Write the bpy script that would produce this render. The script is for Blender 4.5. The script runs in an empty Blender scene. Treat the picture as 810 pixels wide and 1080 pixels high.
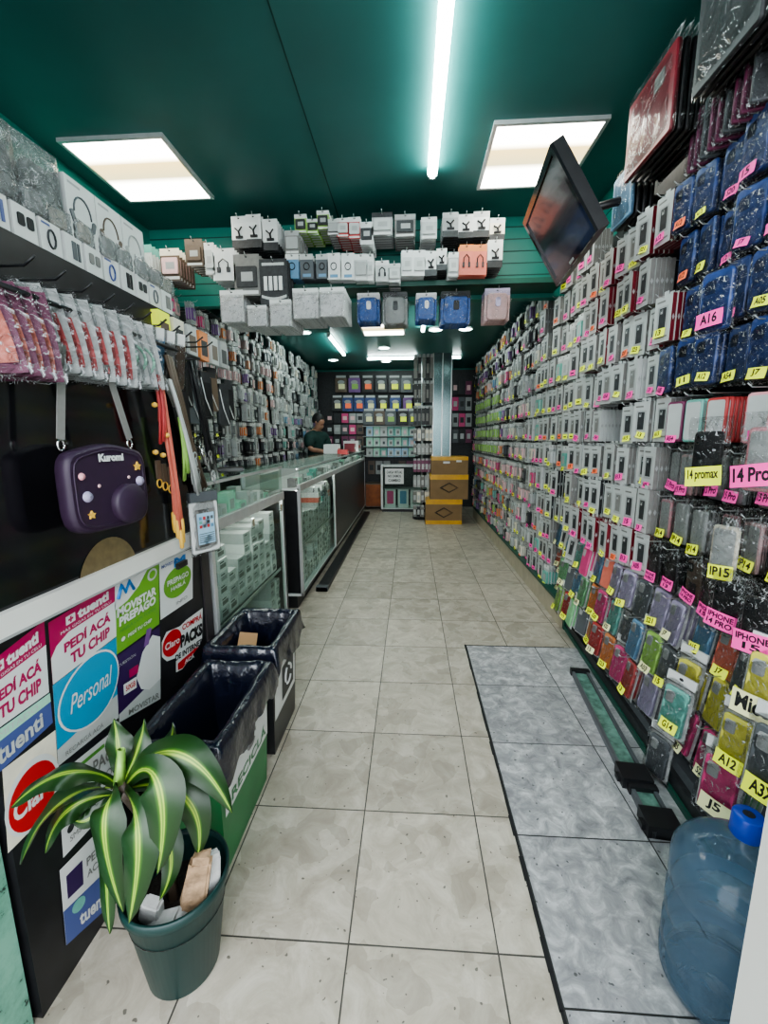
import bpy, bmesh, math, random
from mathutils import Vector, Matrix
R0 = random.Random(7)
PI = math.pi
D = bpy.data
COL = bpy.context.scene.collection

# ------------------------------------------------------------------ camera
F = 448.4
CM = Matrix(((0.9981004, -0.00460317, 0.06143616), (0.06131456, 0.17149227, -0.98327561), (-0.00600964, 0.98517471, 0.17144874)))
EYE = Vector((0, 0, 1.349))
cd = D.cameras.new('camera'); cam = D.objects.new('camera', cd); COL.objects.link(cam)
cam.matrix_world = Matrix.Translation(EYE) @ CM.to_4x4()
cd.sensor_width = 36; cd.lens = F*36/1080; cd.clip_start = .02; cd.clip_end = 100
bpy.context.scene.camera = cam
def _d(px, py): return CM @ Vector(((px-405)/F, (540-py)/F, -1))
def onX(px, py, x): d = _d(px, py); return EYE + d*((x-EYE.x)/d.x)      # point of the real plane x = const seen at a photo pixel
def onY(px, py, y): d = _d(px, py); return EYE + d*((y-EYE.y)/d.y)
def onZ(px, py, z): d = _d(px, py); return EYE + d*((z-EYE.z)/d.z)

# ------------------------------------------------------------------ materials
M = {}
def mat(name, col, rough=.5, metal=0, emit=0, alpha=1, var=0, bump=0, scale=40, spec=.5, coat=0):
    if name in M: return M[name]
    m = D.materials.new(name); m.use_nodes = True; nt = m.node_tree; b = nt.nodes['Principled BSDF']
    c = (*col, 1)
    b.inputs['Base Color'].default_value = c; b.inputs['Roughness'].default_value = rough
    b.inputs['Metallic'].default_value = metal; b.inputs['Specular IOR Level'].default_value = spec
    if coat: b.inputs['Coat Weight'].default_value = coat; b.inputs['Coat Roughness'].default_value = .08
    if emit: b.inputs['Emission Color'].default_value = c; b.inputs['Emission Strength'].default_value = emit
    if alpha < 1: b.inputs['Alpha'].default_value = alpha
    if var or bump:
        tc = nt.nodes.new('ShaderNodeTexCoord'); nz = nt.nodes.new('ShaderNodeTexNoise'); nz.inputs['Scale'].default_value = scale; nz.inputs['Detail'].default_value = 4
        nt.links.new(tc.outputs['Object'], nz.inputs['Vector'])
        if var:
            cr = nt.nodes.new('ShaderNodeValToRGB')
            cr.color_ramp.elements[0].position = .3; cr.color_ramp.elements[1].position = .7
            cr.color_ramp.elements[0].color = (*[max(0, v*(1-var)) for v in col], 1); cr.color_ramp.elements[1].color = (*[min(1, v*(1+var)) for v in col], 1)
            nt.links.new(nz.outputs['Fac'], cr.inputs['Fac']); nt.links.new(cr.outputs['Color'], b.inputs['Base Color'])
        if bump:
            bp = nt.nodes.new('ShaderNodeBump'); bp.inputs['Strength'].default_value = bump; bp.inputs['Distance'].default_value = .01
            nt.links.new(nz.outputs['Fac'], bp.inputs['Height']); nt.links.new(bp.outputs['Normal'], b.inputs['Normal'])
    M[name] = m; return m
def film(name, tint=(1, 1, 1), clear=.8, rough=.12, bump=.6, scale=35, white=.0, fk=.6, painted_glint=0):
    """clear plastic: see-through, with a wrinkled gloss"""
    if name in M: return M[name]
    m = D.materials.new(name); m.use_nodes = True; nt = m.node_tree; nt.nodes.clear(); N = nt.nodes.new; L = nt.links.new
    out = N('ShaderNodeOutputMaterial'); tr = N('ShaderNodeBsdfTransparent'); tr.inputs[0].default_value = (*tint, 1)
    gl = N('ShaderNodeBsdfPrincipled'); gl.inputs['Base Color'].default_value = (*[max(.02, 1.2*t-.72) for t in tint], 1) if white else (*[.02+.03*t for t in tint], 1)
    gl.inputs['Roughness'].default_value = rough; gl.inputs['Specular IOR Level'].default_value = 1
    mx = N('ShaderNodeMixShader'); tc = N('ShaderNodeTexCoord'); nz = N('ShaderNodeTexNoise'); nz.inputs['Scale'].default_value = scale; nz.inputs['Detail'].default_value = 3; nz.inputs['Distortion'].default_value = 1.5
    bp = N('ShaderNodeBump'); bp.inputs['Strength'].default_value = bump; bp.inputs['Distance'].default_value = .02
    L(tc.outputs['Object'], nz.inputs['Vector']); L(nz.outputs['Fac'], bp.inputs['Height']); L(bp.outputs['Normal'], gl.inputs['Normal'])
    fr = N('ShaderNodeLayerWeight'); fr.inputs['Blend'].default_value = .35; L(bp.outputs['Normal'], fr.inputs['Normal'])
    ma = N('ShaderNodeMath'); ma.operation = 'MULTIPLY_ADD'; ma.inputs[1].default_value = fk; ma.inputs[2].default_value = 1-clear; ma.use_clamp = True
    L(fr.outputs['Fresnel'], ma.inputs[0]); fac = ma.outputs[0]
    if painted_glint:  # white glints painted into the film colour along noise wrinkle lines
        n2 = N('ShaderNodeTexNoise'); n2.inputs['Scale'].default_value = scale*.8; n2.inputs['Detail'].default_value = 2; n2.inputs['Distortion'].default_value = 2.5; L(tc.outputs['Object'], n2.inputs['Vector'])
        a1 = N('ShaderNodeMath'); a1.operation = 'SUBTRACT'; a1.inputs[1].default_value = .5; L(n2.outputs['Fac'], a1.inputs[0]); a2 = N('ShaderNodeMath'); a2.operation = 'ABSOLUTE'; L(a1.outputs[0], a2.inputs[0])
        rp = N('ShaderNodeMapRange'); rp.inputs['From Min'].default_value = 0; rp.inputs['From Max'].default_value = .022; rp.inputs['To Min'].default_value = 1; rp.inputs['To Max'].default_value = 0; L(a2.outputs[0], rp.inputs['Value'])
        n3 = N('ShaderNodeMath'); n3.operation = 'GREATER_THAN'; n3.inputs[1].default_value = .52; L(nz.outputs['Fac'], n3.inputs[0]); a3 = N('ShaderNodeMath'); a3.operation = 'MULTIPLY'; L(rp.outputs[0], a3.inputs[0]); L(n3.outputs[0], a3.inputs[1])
        a4 = N('ShaderNodeMath'); a4.operation = 'MULTIPLY_ADD'; a4.inputs[1].default_value = painted_glint; a4.use_clamp = True; L(a3.outputs[0], a4.inputs[0]); L(fac, a4.inputs[2]); fac = a4.outputs[0]
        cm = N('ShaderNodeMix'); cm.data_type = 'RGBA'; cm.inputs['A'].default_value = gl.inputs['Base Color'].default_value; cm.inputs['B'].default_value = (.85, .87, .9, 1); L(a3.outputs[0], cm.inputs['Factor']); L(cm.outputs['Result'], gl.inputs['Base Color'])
    L(fac, mx.inputs['Fac']); L(tr.outputs[0], mx.inputs[1]); L(gl.outputs[0], mx.inputs[2]); L(mx.outputs[0], out.inputs[0])
    M[name] = m; return m
def C(name, *a, **k): return mat(name, *a, **k)
mat('white', (.66, .67, .66), .45, var=.04, scale=12); mat('paper', (.8, .8, .78), .6); mat('black', (.012, .012, .014), .4, var=.3, scale=15); mat('ink', (.01, .01, .012), .6)
mat('black_gloss', (.008, .008, .010), .12, coat=.3, var=.3, scale=6); mat('dark', (.03, .032, .035), .5, var=.3)
mat('alu', (.62, .63, .63), .35, .55, var=.06, scale=20); mat('chrome', (.8, .8, .8), .18, 1); mat('wire', (.5, .52, .52), .3, .8)
mat('laminate', (.035, .03, .032), .35, var=.3, scale=9)
mat('grey_card', (.2, .195, .185), .6, var=.1); mat('lightgrey', (.36, .37, .365), .5, var=.05); mat('pale', (.48, .5, .49), .45, var=.05, scale=20)
mat('maroon', (.16, .012, .022), .5, var=.15); mat('navy', (.03, .06, .19), .3, var=.35, bump=.8, scale=26); mat('navy_dark', (.02, .03, .075), .35, var=.2)
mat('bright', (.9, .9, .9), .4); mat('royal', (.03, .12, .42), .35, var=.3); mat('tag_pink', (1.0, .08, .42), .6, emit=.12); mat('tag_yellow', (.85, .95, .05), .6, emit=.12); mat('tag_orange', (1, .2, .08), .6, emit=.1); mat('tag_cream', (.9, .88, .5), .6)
for n, c in dict(red=(.5, .06, .06), coral=(.65, .17, .12), yellow=(.62, .58, .1), green=(.2, .45, .22), teal=(.16, .42, .36), blue=(.13, .27, .42), lilac=(.38, .34, .48), pink=(.8, .38, .42), hotpink=(.6, .06, .2), cream=(.75, .7, .58),
               orange=(.7, .24, .08), purple=(.2, .09, .28), lime=(.3, .52, .12), brown=(.12, .085, .06), sky=(.35, .55, .7), mint=(.35, .65, .5), rose=(.75, .5, .5), slate=(.1, .11, .12), plum=(.19, .04, .1)).items():
    mat(n, c, .4, var=.06)
film('bag', clear=.88, bump=1.8, scale=22, rough=.08, fk=.6, painted_glint=.6); film('bag_white', (.97, .98, .98), clear=.62, bump=2.5, scale=30, fk=.5, painted_glint=.9, white=1); film('bag_big', clear=.9, bump=1.5, scale=7, rough=.08, fk=.6, painted_glint=.4)
film('glass', (.9, .97, .94), clear=.97, rough=.03, bump=.0, fk=.22); film('glass_dark', (.12, .13, .14), clear=.72, rough=.05, bump=.02)
film('jug', (.74, .82, .9), clear=.72, rough=.1, bump=.25, scale=7, fk=.5, white=1)

# ------------------------------------------------------------------ mesh builder
_txt = {}
def text_geo(s, bold=.0):
    k = (s, bold)
    if k in _txt: return _txt[k]
    cu = D.curves.new('t', 'FONT'); cu.body = s; cu.size = 1; cu.offset = bold; cu.resolution_u = 3; cu.align_x = 'LEFT'
    ob = D.objects.new('t', cu); COL.objects.link(ob)
    dg = bpy.context.evaluated_depsgraph_get(); me = D.meshes.new_from_object(ob.evaluated_get(dg))
    vs = [(v.co.x, v.co.y) for v in me.vertices]; fs = [tuple(p.vertices) for p in me.polygons]
    D.objects.remove(ob); D.curves.remove(cu); D.meshes.remove(me)
    if vs:
        x0 = min(v[0] for v in vs); x1 = max(v[0] for v in vs); y0 = min(v[1] for v in vs); y1 = max(v[1] for v in vs)
        vs = [((x-x0)/max(1e-6, x1-x0), (y-y0)/max(1e-6, y1-y0)) for x, y in vs]
    _txt[k] = (vs, fs); return _txt[k]
class MB:
    def __init__(s): s.v = []; s.f = []; s.m = []; s.mats = []; s.sm = []
    def mi(s, m):
        if m not in s.mats: s.mats.append(m)
        return s.mats.index(m)
    def add(s, vs, fs, m, T=None, smooth=False):
        o = len(s.v); i = s.mi(m)
        s.v += [(T @ Vector(v))[:] if T else tuple(v) for v in vs]
        for f in fs: s.f.append([a+o for a in f]); s.m.append(i); s.sm.append(smooth)
    def box(s, x0, x1, y0, y1, z0, z1, m, T=None, b=0, front=None, sides=None):
        """box; front: material of -y face; sides: of the +-x, +-z faces"""
        v = [(x, y, z) for x in (x0, x1) for y in (y0, y1) for z in (z0, z1)]
        F6 = [((0, 4, 5, 1), front or m), ((2, 3, 7, 6), m), ((0, 1, 3, 2), sides or m), ((4, 6, 7, 5), sides or m), ((0, 2, 6, 4), sides or m), ((1, 5, 7, 3), sides or m)]
        for f, mm in F6:
            s.add([v[i] for i in f], [(0, 1, 2, 3)], mm, T)
    def rbox(s, w, d, h, r, m, T=None, seg=3, side=None, ch=0):
        """rounded-corner plate: width x, height z (0..h), depth y (-d/2..d/2); corners radius r; ch = edge rounding"""
        pts = []
        for cx, cz, a0 in ((w/2-r, h-r, 0), (-w/2+r, h-r, PI/2), (-w/2+r, r, PI), (w/2-r, r, 1.5*PI)):
            for i in range(seg+1):
                a = a0+i*PI/2/seg; pts.append((cx, cz, math.cos(a), math.sin(a)))
        n = len(pts); rings = [(-d/2, r-ch), (-d/2+ch, r), (d/2-ch, r), (d/2, r-ch)] if ch else [(-d/2, r), (d/2, r)]
        vs = [(cx+c*q, y, cz+sn*q) for y, q in rings for cx, cz, c, sn in pts]
        fs = [(k*n+i, k*n+(i+1) % n, (k+1)*n+(i+1) % n, (k+1)*n+i) for k in range(len(rings)-1) for i in range(n)]
        s.add(vs, fs, side or m, T, smooth=bool(ch)); s.add(vs[:n], [tuple(range(n))[::-1]], m, T); s.add(vs[-n:], [tuple(range(n))], m, T)
    def rect(s, x0, x1, z0, z1, y, m, T=None):
        s.add([(x0, y, z0), (x1, y, z0), (x1, y, z1), (x0, y, z1)], [(0, 1, 2, 3)], m, T)
    def disc(s, cx, cz, rx, rz, y, m, T=None, n=20, a0=0, a1=2*PI):
        s.add([(cx+rx*math.cos(a0+(a1-a0)*i/n), y, cz+rz*math.sin(a0+(a1-a0)*i/n)) for i in range(n)], [tuple(range(n))], m, T)
    def text(s, t, x0, x1, z0, z1, y, m, T=None, bold=.02):
        vs, fs = text_geo(t, bold); s.add([(x0+(x1-x0)*a, y, z0+(z1-z0)*b) for a, b in vs], fs, m, T)
    def tube(s, path, r, m, T=None, n=6, closed=False):
        path = [Vector(p) for p in path]; vs = []; L = len(path); rr = r if hasattr(r, '__len__') else [r]*L
        up = None
        for i, p in enumerate(path):
            t = (path[min(i+1, L-1)]-path[max(i-1, 0)]); t = t.normalized() if t.length > 1e-9 else Vector((0, 0, 1))
            if up is None: up = Vector((0, 0, 1)) if abs(t.z) < .9 else Vector((1, 0, 0))
            a = t.cross(up); a = a.normalized() if a.length > 1e-6 else t.orthogonal().normalized(); b = a.cross(t).normalized(); up = b
            vs += [p+(a*math.cos(2*PI*k/n)+b*math.sin(2*PI*k/n))*rr[i] for k in range(n)]
        fs = [(i*n+k, i*n+(k+1) % n, (i+1)*n+(k+1) % n, (i+1)*n+k) for i in range(L-1) for k in range(n)]
        fs += [tuple(range(n))[::-1], tuple((L-1)*n+k for k in range(n))]
        s.add(vs, fs, m, T, True)
    def lathe(s, prof, m, T=None, n=32, smooth=True):
        vs = [(r*math.cos(2*PI*k/n), r*math.sin(2*PI*k/n), z) for r, z in prof for k in range(n)]
        fs = [(i*n+k, i*n+(k+1) % n, (i+1)*n+(k+1) % n, (i+1)*n+k) for i in range(len(prof)-1) for k in range(n)]
        s.add(vs, fs, m, T, smooth)
    def grid(s, fn, nu, nv, m, T=None, smooth=True, mf=None):
        vs = [fn(i/nu, j/nv) for j in range(nv+1) for i in range(nu+1)]
        for j in range(nv):
            for i in range(nu):
                a = j*(nu+1)+i
                mm = mf(i, j) if mf else m
                s.f.append([len(s.v)+q for q in (a, a+1, a+nu+2, a+nu+1)]); s.m.append(s.mi(mm)); s.sm.append(smooth)
        s.v += [(T @ Vector(v))[:] if T else tuple(v) for v in vs]
    def mesh(s, name):
        me = D.meshes.new(name); me.from_pydata(s.v, [], s.f)
        for m in s.mats: me.materials.append(M[m] if isinstance(m, str) else m)
        me.polygons.foreach_set('material_index', s.m); me.polygons.foreach_set('use_smooth', s.sm); me.update(); return me
    def build(s, name, parent=None, loc=(0, 0, 0), rz=0, **tags):
        o = D.objects.new(name, s.mesh(name)); COL.objects.link(o); o.location = loc; o.rotation_euler = (0, 0, rz)
        if parent: o.parent = parent
        return tag(o, **tags)
def tag(o, label=None, cat=None, group=None, kind=None):
    if label: o['label'] = label
    if cat: o['category'] = cat
    if group: o['group'] = group
    if kind: o['kind'] = kind
    return o
def empty(name, loc=(0, 0, 0), rz=0, **t):
    o = D.objects.new(name, None); COL.objects.link(o); o.location = loc; o.rotation_euler = (0, 0, rz); o.empty_display_size = .05; return tag(o, **t)
def Tm(x=0, y=0, z=0, rx=0, ry=0, rz=0, s=1):
    return Matrix.Translation((x, y, z)) @ Matrix.Rotation(rz, 4, 'Z') @ Matrix.Rotation(ry, 4, 'Y') @ Matrix.Rotation(rx, 4, 'X') @ Matrix.Scale(s, 4)
ORD = 'zeroth first second third fourth fifth sixth seventh eighth ninth tenth eleventh twelfth thirteenth fourteenth fifteenth sixteenth seventeenth eighteenth nineteenth'.split()
TENS = {20: 'twent', 30: 'thirt', 40: 'fort', 50: 'fift', 60: 'sixt', 70: 'sevent'}
CARD = 'zero one two three four five six seven eight nine'.split()
def ordn(n):
    if n < 20: return ORD[n]
    t = n//10*10
    return TENS[t]+'ieth' if n % 10 == 0 else TENS[t]+'y'+ORD[n % 10]

# ------------------------------------------------------------------ the room
XL, XR, YB, ZF, ZB, YD = -2.1, 1.34, 8.5, 3.0, 2.65, 3.62
def node_mat(name, fn):
    m = D.materials.new(name); m.use_nodes = True; fn(m.node_tree, m.node_tree.nodes['Principled BSDF']); M[name] = m
def tile_mat(name, px, ox, py, oy, base, cols, jw, jc, patch, rough, vs):
    def fn(nt, b):
        N = nt.nodes.new; L = nt.links.new
        g = N('ShaderNodeNewGeometry'); sp = N('ShaderNodeSeparateXYZ'); L(g.outputs['Position'], sp.inputs[0])
        def math_(op, a, bb=None, cc=None):
            n = N('ShaderNodeMath'); n.operation = op
            for i, v in enumerate((a, bb, cc)):
                if v is None: continue
                if isinstance(v, (int, float)): n.inputs[i].default_value = v
                else: L(v, n.inputs[i])
            return n.outputs[0]
        cells = []; edges = []
        for ax, p, o in (('X', px, ox), ('Y', py, oy)):
            t = math_('DIVIDE', math_('SUBTRACT', sp.outputs[ax], o), p); fr = math_('FRACT', t); cells.append(math_('FLOOR', t))
            edges.append(math_('MULTIPLY', math_('MINIMUM', fr, math_('SUBTRACT', 1.0, fr)), p))
        e = math_('MINIMUM', *edges)
        cv = N('ShaderNodeCombineXYZ'); L(cells[0], cv.inputs[0]); L(cells[1], cv.inputs[1])
        wn = N('ShaderNodeTexWhiteNoise'); wn.noise_dimensions = '2D'; L(cv.outputs[0], wn.inputs['Vector'])
        off = N('ShaderNodeVectorMath'); off.operation = 'SCALE'; off.inputs['Scale'].default_value = 7; L(wn.outputs['Color'], off.inputs[0])
        ad = N('ShaderNodeVectorMath'); ad.operation = 'ADD'; L(g.outputs['Position'], ad.inputs[0]); L(off.outputs[0], ad.inputs[1])
        nz = N('ShaderNodeTexNoise'); nz.inputs['Scale'].default_value = patch; nz.inputs['Detail'].default_value = 9; nz.inputs['Roughness'].default_value = .68; nz.inputs['Distortion'].default_value = .8
        L(ad.outputs[0], nz.inputs['Vector'])
        cr = N('ShaderNodeValToRGB'); cr.color_ramp.elements[0].position = .3; cr.color_ramp.elements[1].position = .68
        cr.color_ramp.elements[0].color = (*cols[0], 1); cr.color_ramp.elements[1].color = (*cols[1], 1); el = cr.color_ramp.elements.new(.5); el.color = (*base, 1)
        L(nz.outputs['Fac'], cr.inputs[0])
        vo = N('ShaderNodeTexVoronoi'); vo.inputs['Scale'].default_value = vs
        n2 = N('ShaderNodeTexNoise'); n2.inputs['Scale'].default_value = 14; L(ad.outputs[0], n2.inputs['Vector'])
        dv = N('ShaderNodeVectorMath'); dv.operation = 'MULTIPLY_ADD'; dv.inputs[1].default_value = (.06, .06, 0); L(n2.outputs['Color'], dv.inputs[0]); L(ad.outputs[0], dv.inputs[2]); L(dv.outputs[0], vo.inputs['Vector'])
        sv = N('ShaderNodeSeparateColor'); L(vo.outputs['Color'], sv.inputs[0])
        pm = math_('MULTIPLY', math_('GREATER_THAN', sv.outputs[0], .8), .32)
        mx = N('ShaderNodeMix'); mx.data_type = 'RGBA'; L(pm, mx.inputs['Factor']); L(cr.outputs[0], mx.inputs['A']); mx.inputs['B'].default_value = (*cols[2], 1)
        tv = N('ShaderNodeMix'); tv.data_type = 'RGBA'; tv.blend_type = 'MULTIPLY'; tv.inputs['Factor'].default_value = .16; L(mx.outputs['Result'], tv.inputs['A']); L(wn.outputs['Value'], tv.inputs['B'])
        sn = N('ShaderNodeTexNoise'); sn.inputs['Scale'].default_value = 60; sn.inputs['Detail'].default_value = 1; L(g.outputs['Position'], sn.inputs['Vector'])
        spk = math_('GREATER_THAN', sn.outputs['Fac'], .735)
        en = math_('ADD', e, math_('MULTIPLY', math_('SUBTRACT', n2.outputs['Fac'], .5), -.0015))
        jm = math_('MAXIMUM', math_('LESS_THAN', en, jw), math_('MULTIPLY', spk, .75))
        jx = N('ShaderNodeMix'); jx.data_type = 'RGBA'; L(jm, jx.inputs['Factor']); L(tv.outputs['Result'], jx.inputs['A']); jx.inputs['B'].default_value = (*jc, 1)
        L(jx.outputs['Result'], b.inputs['Base Color']); b.inputs['Roughness'].default_value = rough
        rr = math_('MULTIPLY_ADD', nz.outputs['Fac'], .3, rough-.15); L(rr, b.inputs['Roughness'])
    node_mat(name, fn)
tile_mat('beige_tile', .4, -.1612, .4188, .9255, (.47, .42, .345), ((.36, .315, .25), (.6, .55, .47), (.23, .195, .15)), .0022, (.05, .045, .04), 9, .42, 13)
tile_mat('grey_tile', .44, .372, .452, 2.63, (.4, .4, .41), ((.2, .2, .215), (.68, .68, .69), (.3, .3, .31)), .0024, (.03, .03, .03), 16, .35, 30)
mat('teal_wall', (.012, .19, .15), .45, var=.12, scale=1.5); mat('teal_ceiling', (.026, .15, .142), .42, var=.18, scale=1.2); mat('teal_groove', (.004, .05, .04), .6)
mat('plinth', (.42, .37, .28), .5, var=.12, scale=10); mat('green_trim', (.008, .08, .055), .45, var=.2, scale=10)
mat('pavement', (.35, .34, .32), .8, var=.15, scale=5)

def struct(name, mb, **k): return mb.build(name, kind='structure', **k)
m = MB(); m.rect(XL, XR, -.5, YB, 0, 'beige_tile', Matrix.Rotation(-PI/2, 4, 'X') @ Matrix.Scale(1, 4)); m = MB()
m.add([(XL, -.5, 0), (XR, -.5, 0), (XR, YB, 0), (XL, YB, 0)], [(0, 1, 2, 3)], 'beige_tile'); struct('floor', m)
m = MB(); m.box(.368, XR, -.45, 2.63, 0.0002, .003, 'grey_tile')
for i in range(40):   # broken mortar joint between the two floors
    y = -.4+i*.076; w = R0.uniform(.003, .008)
    m.box(.366-w, .368+w*.4, y, y+.078, 0.0002, .0036, 'ink')
m.box(.36, 1.0, 2.628, 2.636, .0002, .0036, 'ink')
struct('floor', m)
m = MB(); m.add([(-12, -9, -.03), (12, -9, -.03), (12, -.5, -.03), (-12, -.5, -.03)], [(0, 1, 2, 3)], 'pavement'); struct('floor_outside', m)
m = MB(); m.box(XL-.1, XL, -.5, YB, 0, ZF+.1, 'teal_wall'); struct('wall_left', m)
m = MB(); m.box(XR, XR+.1, -.5, YB, 0, ZF+.1, 'teal_wall')
for i in range(18): m.box(XR-.002, XR, -.4, YB, .3+i*.15, .306+i*.15, 'teal_groove')
struct('wall_right', m)
m = MB(); m.box(XL, XR, YB, YB+.1, 0, ZF+.1, 'teal_wall'); struct('wall_back', m)
m = MB(); m.box(XL, XR, -.5, YD, ZF, ZF+.1, 'teal_ceiling'); m.box(-.556, -.549, -.5, YD, ZF-.0015, ZF, 'teal_groove'); m.box(XL, XR, 1.2, 1.204, ZF-.001, ZF, 'teal_groove'); struct('ceiling', m)
m = MB(); m.box(XL, XR, YD+.08, YB, ZB, ZB+.1, 'teal_ceiling'); struct('ceiling', m)
m = MB(); m.box(XL, XR, YD, YD+.08, 2.42, ZF, 'teal_wall')       # the drop where the ceiling steps down, slat board face
for i in range(6): m.box(XL, XR, YD-.002, YD, 2.50+i*.085, 2.507+i*.085, 'teal_groove')
struct('wall_bulkhead', m)
m = MB(); m.box(1.08, XR, 2.93, 7.3, 0, .165, 'plinth'); m.box(1.07, XR, 2.93, 7.3, .165, .185, 'green_trim'); struct('baseboard_right', m)
# door frame post with chipped green paint
def chip(nt, b):
    N = nt.nodes.new; L = nt.links.new; tc = N('ShaderNodeTexCoord'); nz = N('ShaderNodeTexNoise'); nz.inputs['Scale'].default_value = 18; nz.inputs['Detail'].default_value = 6; nz.inputs['Roughness'].default_value = .7
    L(tc.outputs['Object'], nz.inputs[0]); cr = N('ShaderNodeValToRGB'); e = cr.color_ramp.elements; e[0].position = .33; e[0].color = (.02, .03, .025, 1); e[1].position = .36; e[1].color = (.13, .3, .22, 1)
    x = e.new(.6); x.color = (.2, .42, .32, 1); L(nz.outputs['Fac'], cr.inputs[0]); L(cr.outputs[0], b.inputs['Base Color']); b.inputs['Roughness'].default_value = .55
node_mat('chipped', chip)
m = MB(); m.box(-1.02, -.873, .5, .722, 0, ZF, 'chipped'); struct('trim_1', m)

# ------------------------------------------------------------------ lights
mat('tube_light', (.84, 1, .97), emit=22); mat('panel_glow', (1, .97, .86), emit=3.2)
def panel_mat(nt, b):
    N = nt.nodes.new; L = nt.links.new; tc = N('ShaderNodeTexCoord'); sp = N('ShaderNodeSeparateXYZ'); L(tc.outputs['Generated'], sp.inputs[0])
    cr = N('ShaderNodeValToRGB'); e = cr.color_ramp.elements; e[0].position = 0; e[0].color = (1, .98, .9, 1); e[1].position = 1; e[1].color = (1, .98, .9, 1)
    for p, c in ((.22, (1, .97, .85, 1)), (.36, (.2, .15, .06, 1)), (.6, (.15, .13, .07, 1)), (.75, (.95, .93, .85, 1))): x = e.new(p); x.color = c
    L(sp.outputs['Y'], cr.inputs[0]); L(cr.outputs[0], b.inputs['Emission Color']); b.inputs['Emission Strength'].default_value = 7; b.inputs['Base Color'].default_value = (.3, .3, .28, 1)
node_mat('panel_diffuser', panel_mat)
def panel(x0, x1, y0, y1, z, label, group='square ceiling panels'):
    t = empty('ceiling_light', ((x0+x1)/2, (y0+y1)/2, z), label=label, cat='ceiling light', group=group)
    w, h = (x1-x0)/2, (y1-y0)/2; f = MB()
    for a in ((-w, w, -h, -h+.02), (-w, w, h-.02, h), (-w, -w+.02, -h+.02, h-.02), (w-.02, w, -h+.02, h-.02)): f.box(a[0], a[1], a[2], a[3], -.02, 0, 'alu')
    f.build('frame', t); d = MB(); d.box(-w+.02, w-.02, -h+.02, h-.02, -.012, -.004, 'panel_diffuser'); d.build('diffuser', t)
panel(-1.97, -1.36, 2.56, 3.19, ZF, 'square lit ceiling panel above the shelf of headphone boxes')
panel(.435, 1.035, 2.6, 3.21, ZF, 'square lit ceiling panel partly hidden by the tilted television')
panel(-.6, -.07, 5.13, 5.7, ZB, 'smaller square ceiling panel on the lower ceiling beyond the hanging shelf')
def tube(cx, cy, L, along_y, z, label, w=.02):
    t = empty('tube_light', (cx, cy, z), 0 if along_y else PI/2, label=label, cat='tube light', group='fluorescent tube lights')
    b = MB(); b.box(-.02, .02, -L/2, L/2, -.015, 0, 'white'); b.build('housing', t)
    g = MB(); g.tube([(0, -L/2+.02, -.03), (0, L/2-.02, -.03)], w, 'tube_light', n=10); g.build('lamp_tube', t)
    c = MB(); c.box(-.022, .022, L/2-.03, L/2, -.055, -.015, 'lightgrey'); c.box(-.022, .022, -L/2, -L/2+.03, -.055, -.015, 'lightgrey'); c.build('end_cap', t)
tube(.128, 2.05, 1.9, True, ZF, 'long bright tube light along the ceiling above the aisle', .03)
tube(-1.03, 6.2, 1.3, True, ZB, 'tube light over the staff side on the lower ceiling')
tube(-.3, 7.2, .85, False, ZB, 'tube light set crosswise near the back wall')
tube(.142, 5.0, .9, True, ZB, 'short tube light just past the hanging blue pouches')
tube(.62, 7.2, .4, False, ZB, 'short crosswise tube light beyond the glass pillar')
def down(x, y, label, sq=False):
    t = empty('downlight', (x, y, ZB), label=label, cat='ceiling light', group='small recessed downlights')
    a = MB(); a.lathe([(.09, -.0005), (.09, -.012), (.075, -.014), (.075, -.004)], 'white', n=20); a.build('trim_ring', t)
    g = MB(); g.lathe([(.001, -.009), (.074, -.009)], 'tube_light', n=20); g.build('diffuser', t)
down(-.39, 6.5, 'round downlight between the square panel and the crosswise tube')
down(-.42, 7.6, 'round downlight beyond the crosswise tube near the back wall')
down(-1.3, 7.4, 'round downlight above the staff corner')
down(-1.32, 5.5, 'round downlight above the wall behind the counters')
down(.3, 5.5, 'round downlight above the aisle in front of the glass pillar')
down(.66, 5.5, 'round downlight closest to the wall facing the counters')
w = D.worlds.new('world'); bpy.context.scene.world = w; w.use_nodes = True
wn = w.node_tree.nodes['Background']; wn.inputs[0].default_value = (.88, .94, 1, 1); wn.inputs[1].default_value = 2.3
bpy.context.scene.view_settings.view_transform = 'AgX'
bpy.context.scene.view_settings.look = 'AgX - Medium High Contrast'
bpy.context.scene.view_settings.exposure = .95
sd = D.lights.new('daylight', 'AREA'); so = D.objects.new('daylight', sd); COL.objects.link(so); sd.shape = 'RECTANGLE'; sd.size = 5; sd.size_y = 3; sd.energy = 90; sd.color = (.95, .98, 1)
so.location = (0, -3.6, 3.4); so.rotation_euler = (math.radians(62), 0, 0)

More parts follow.
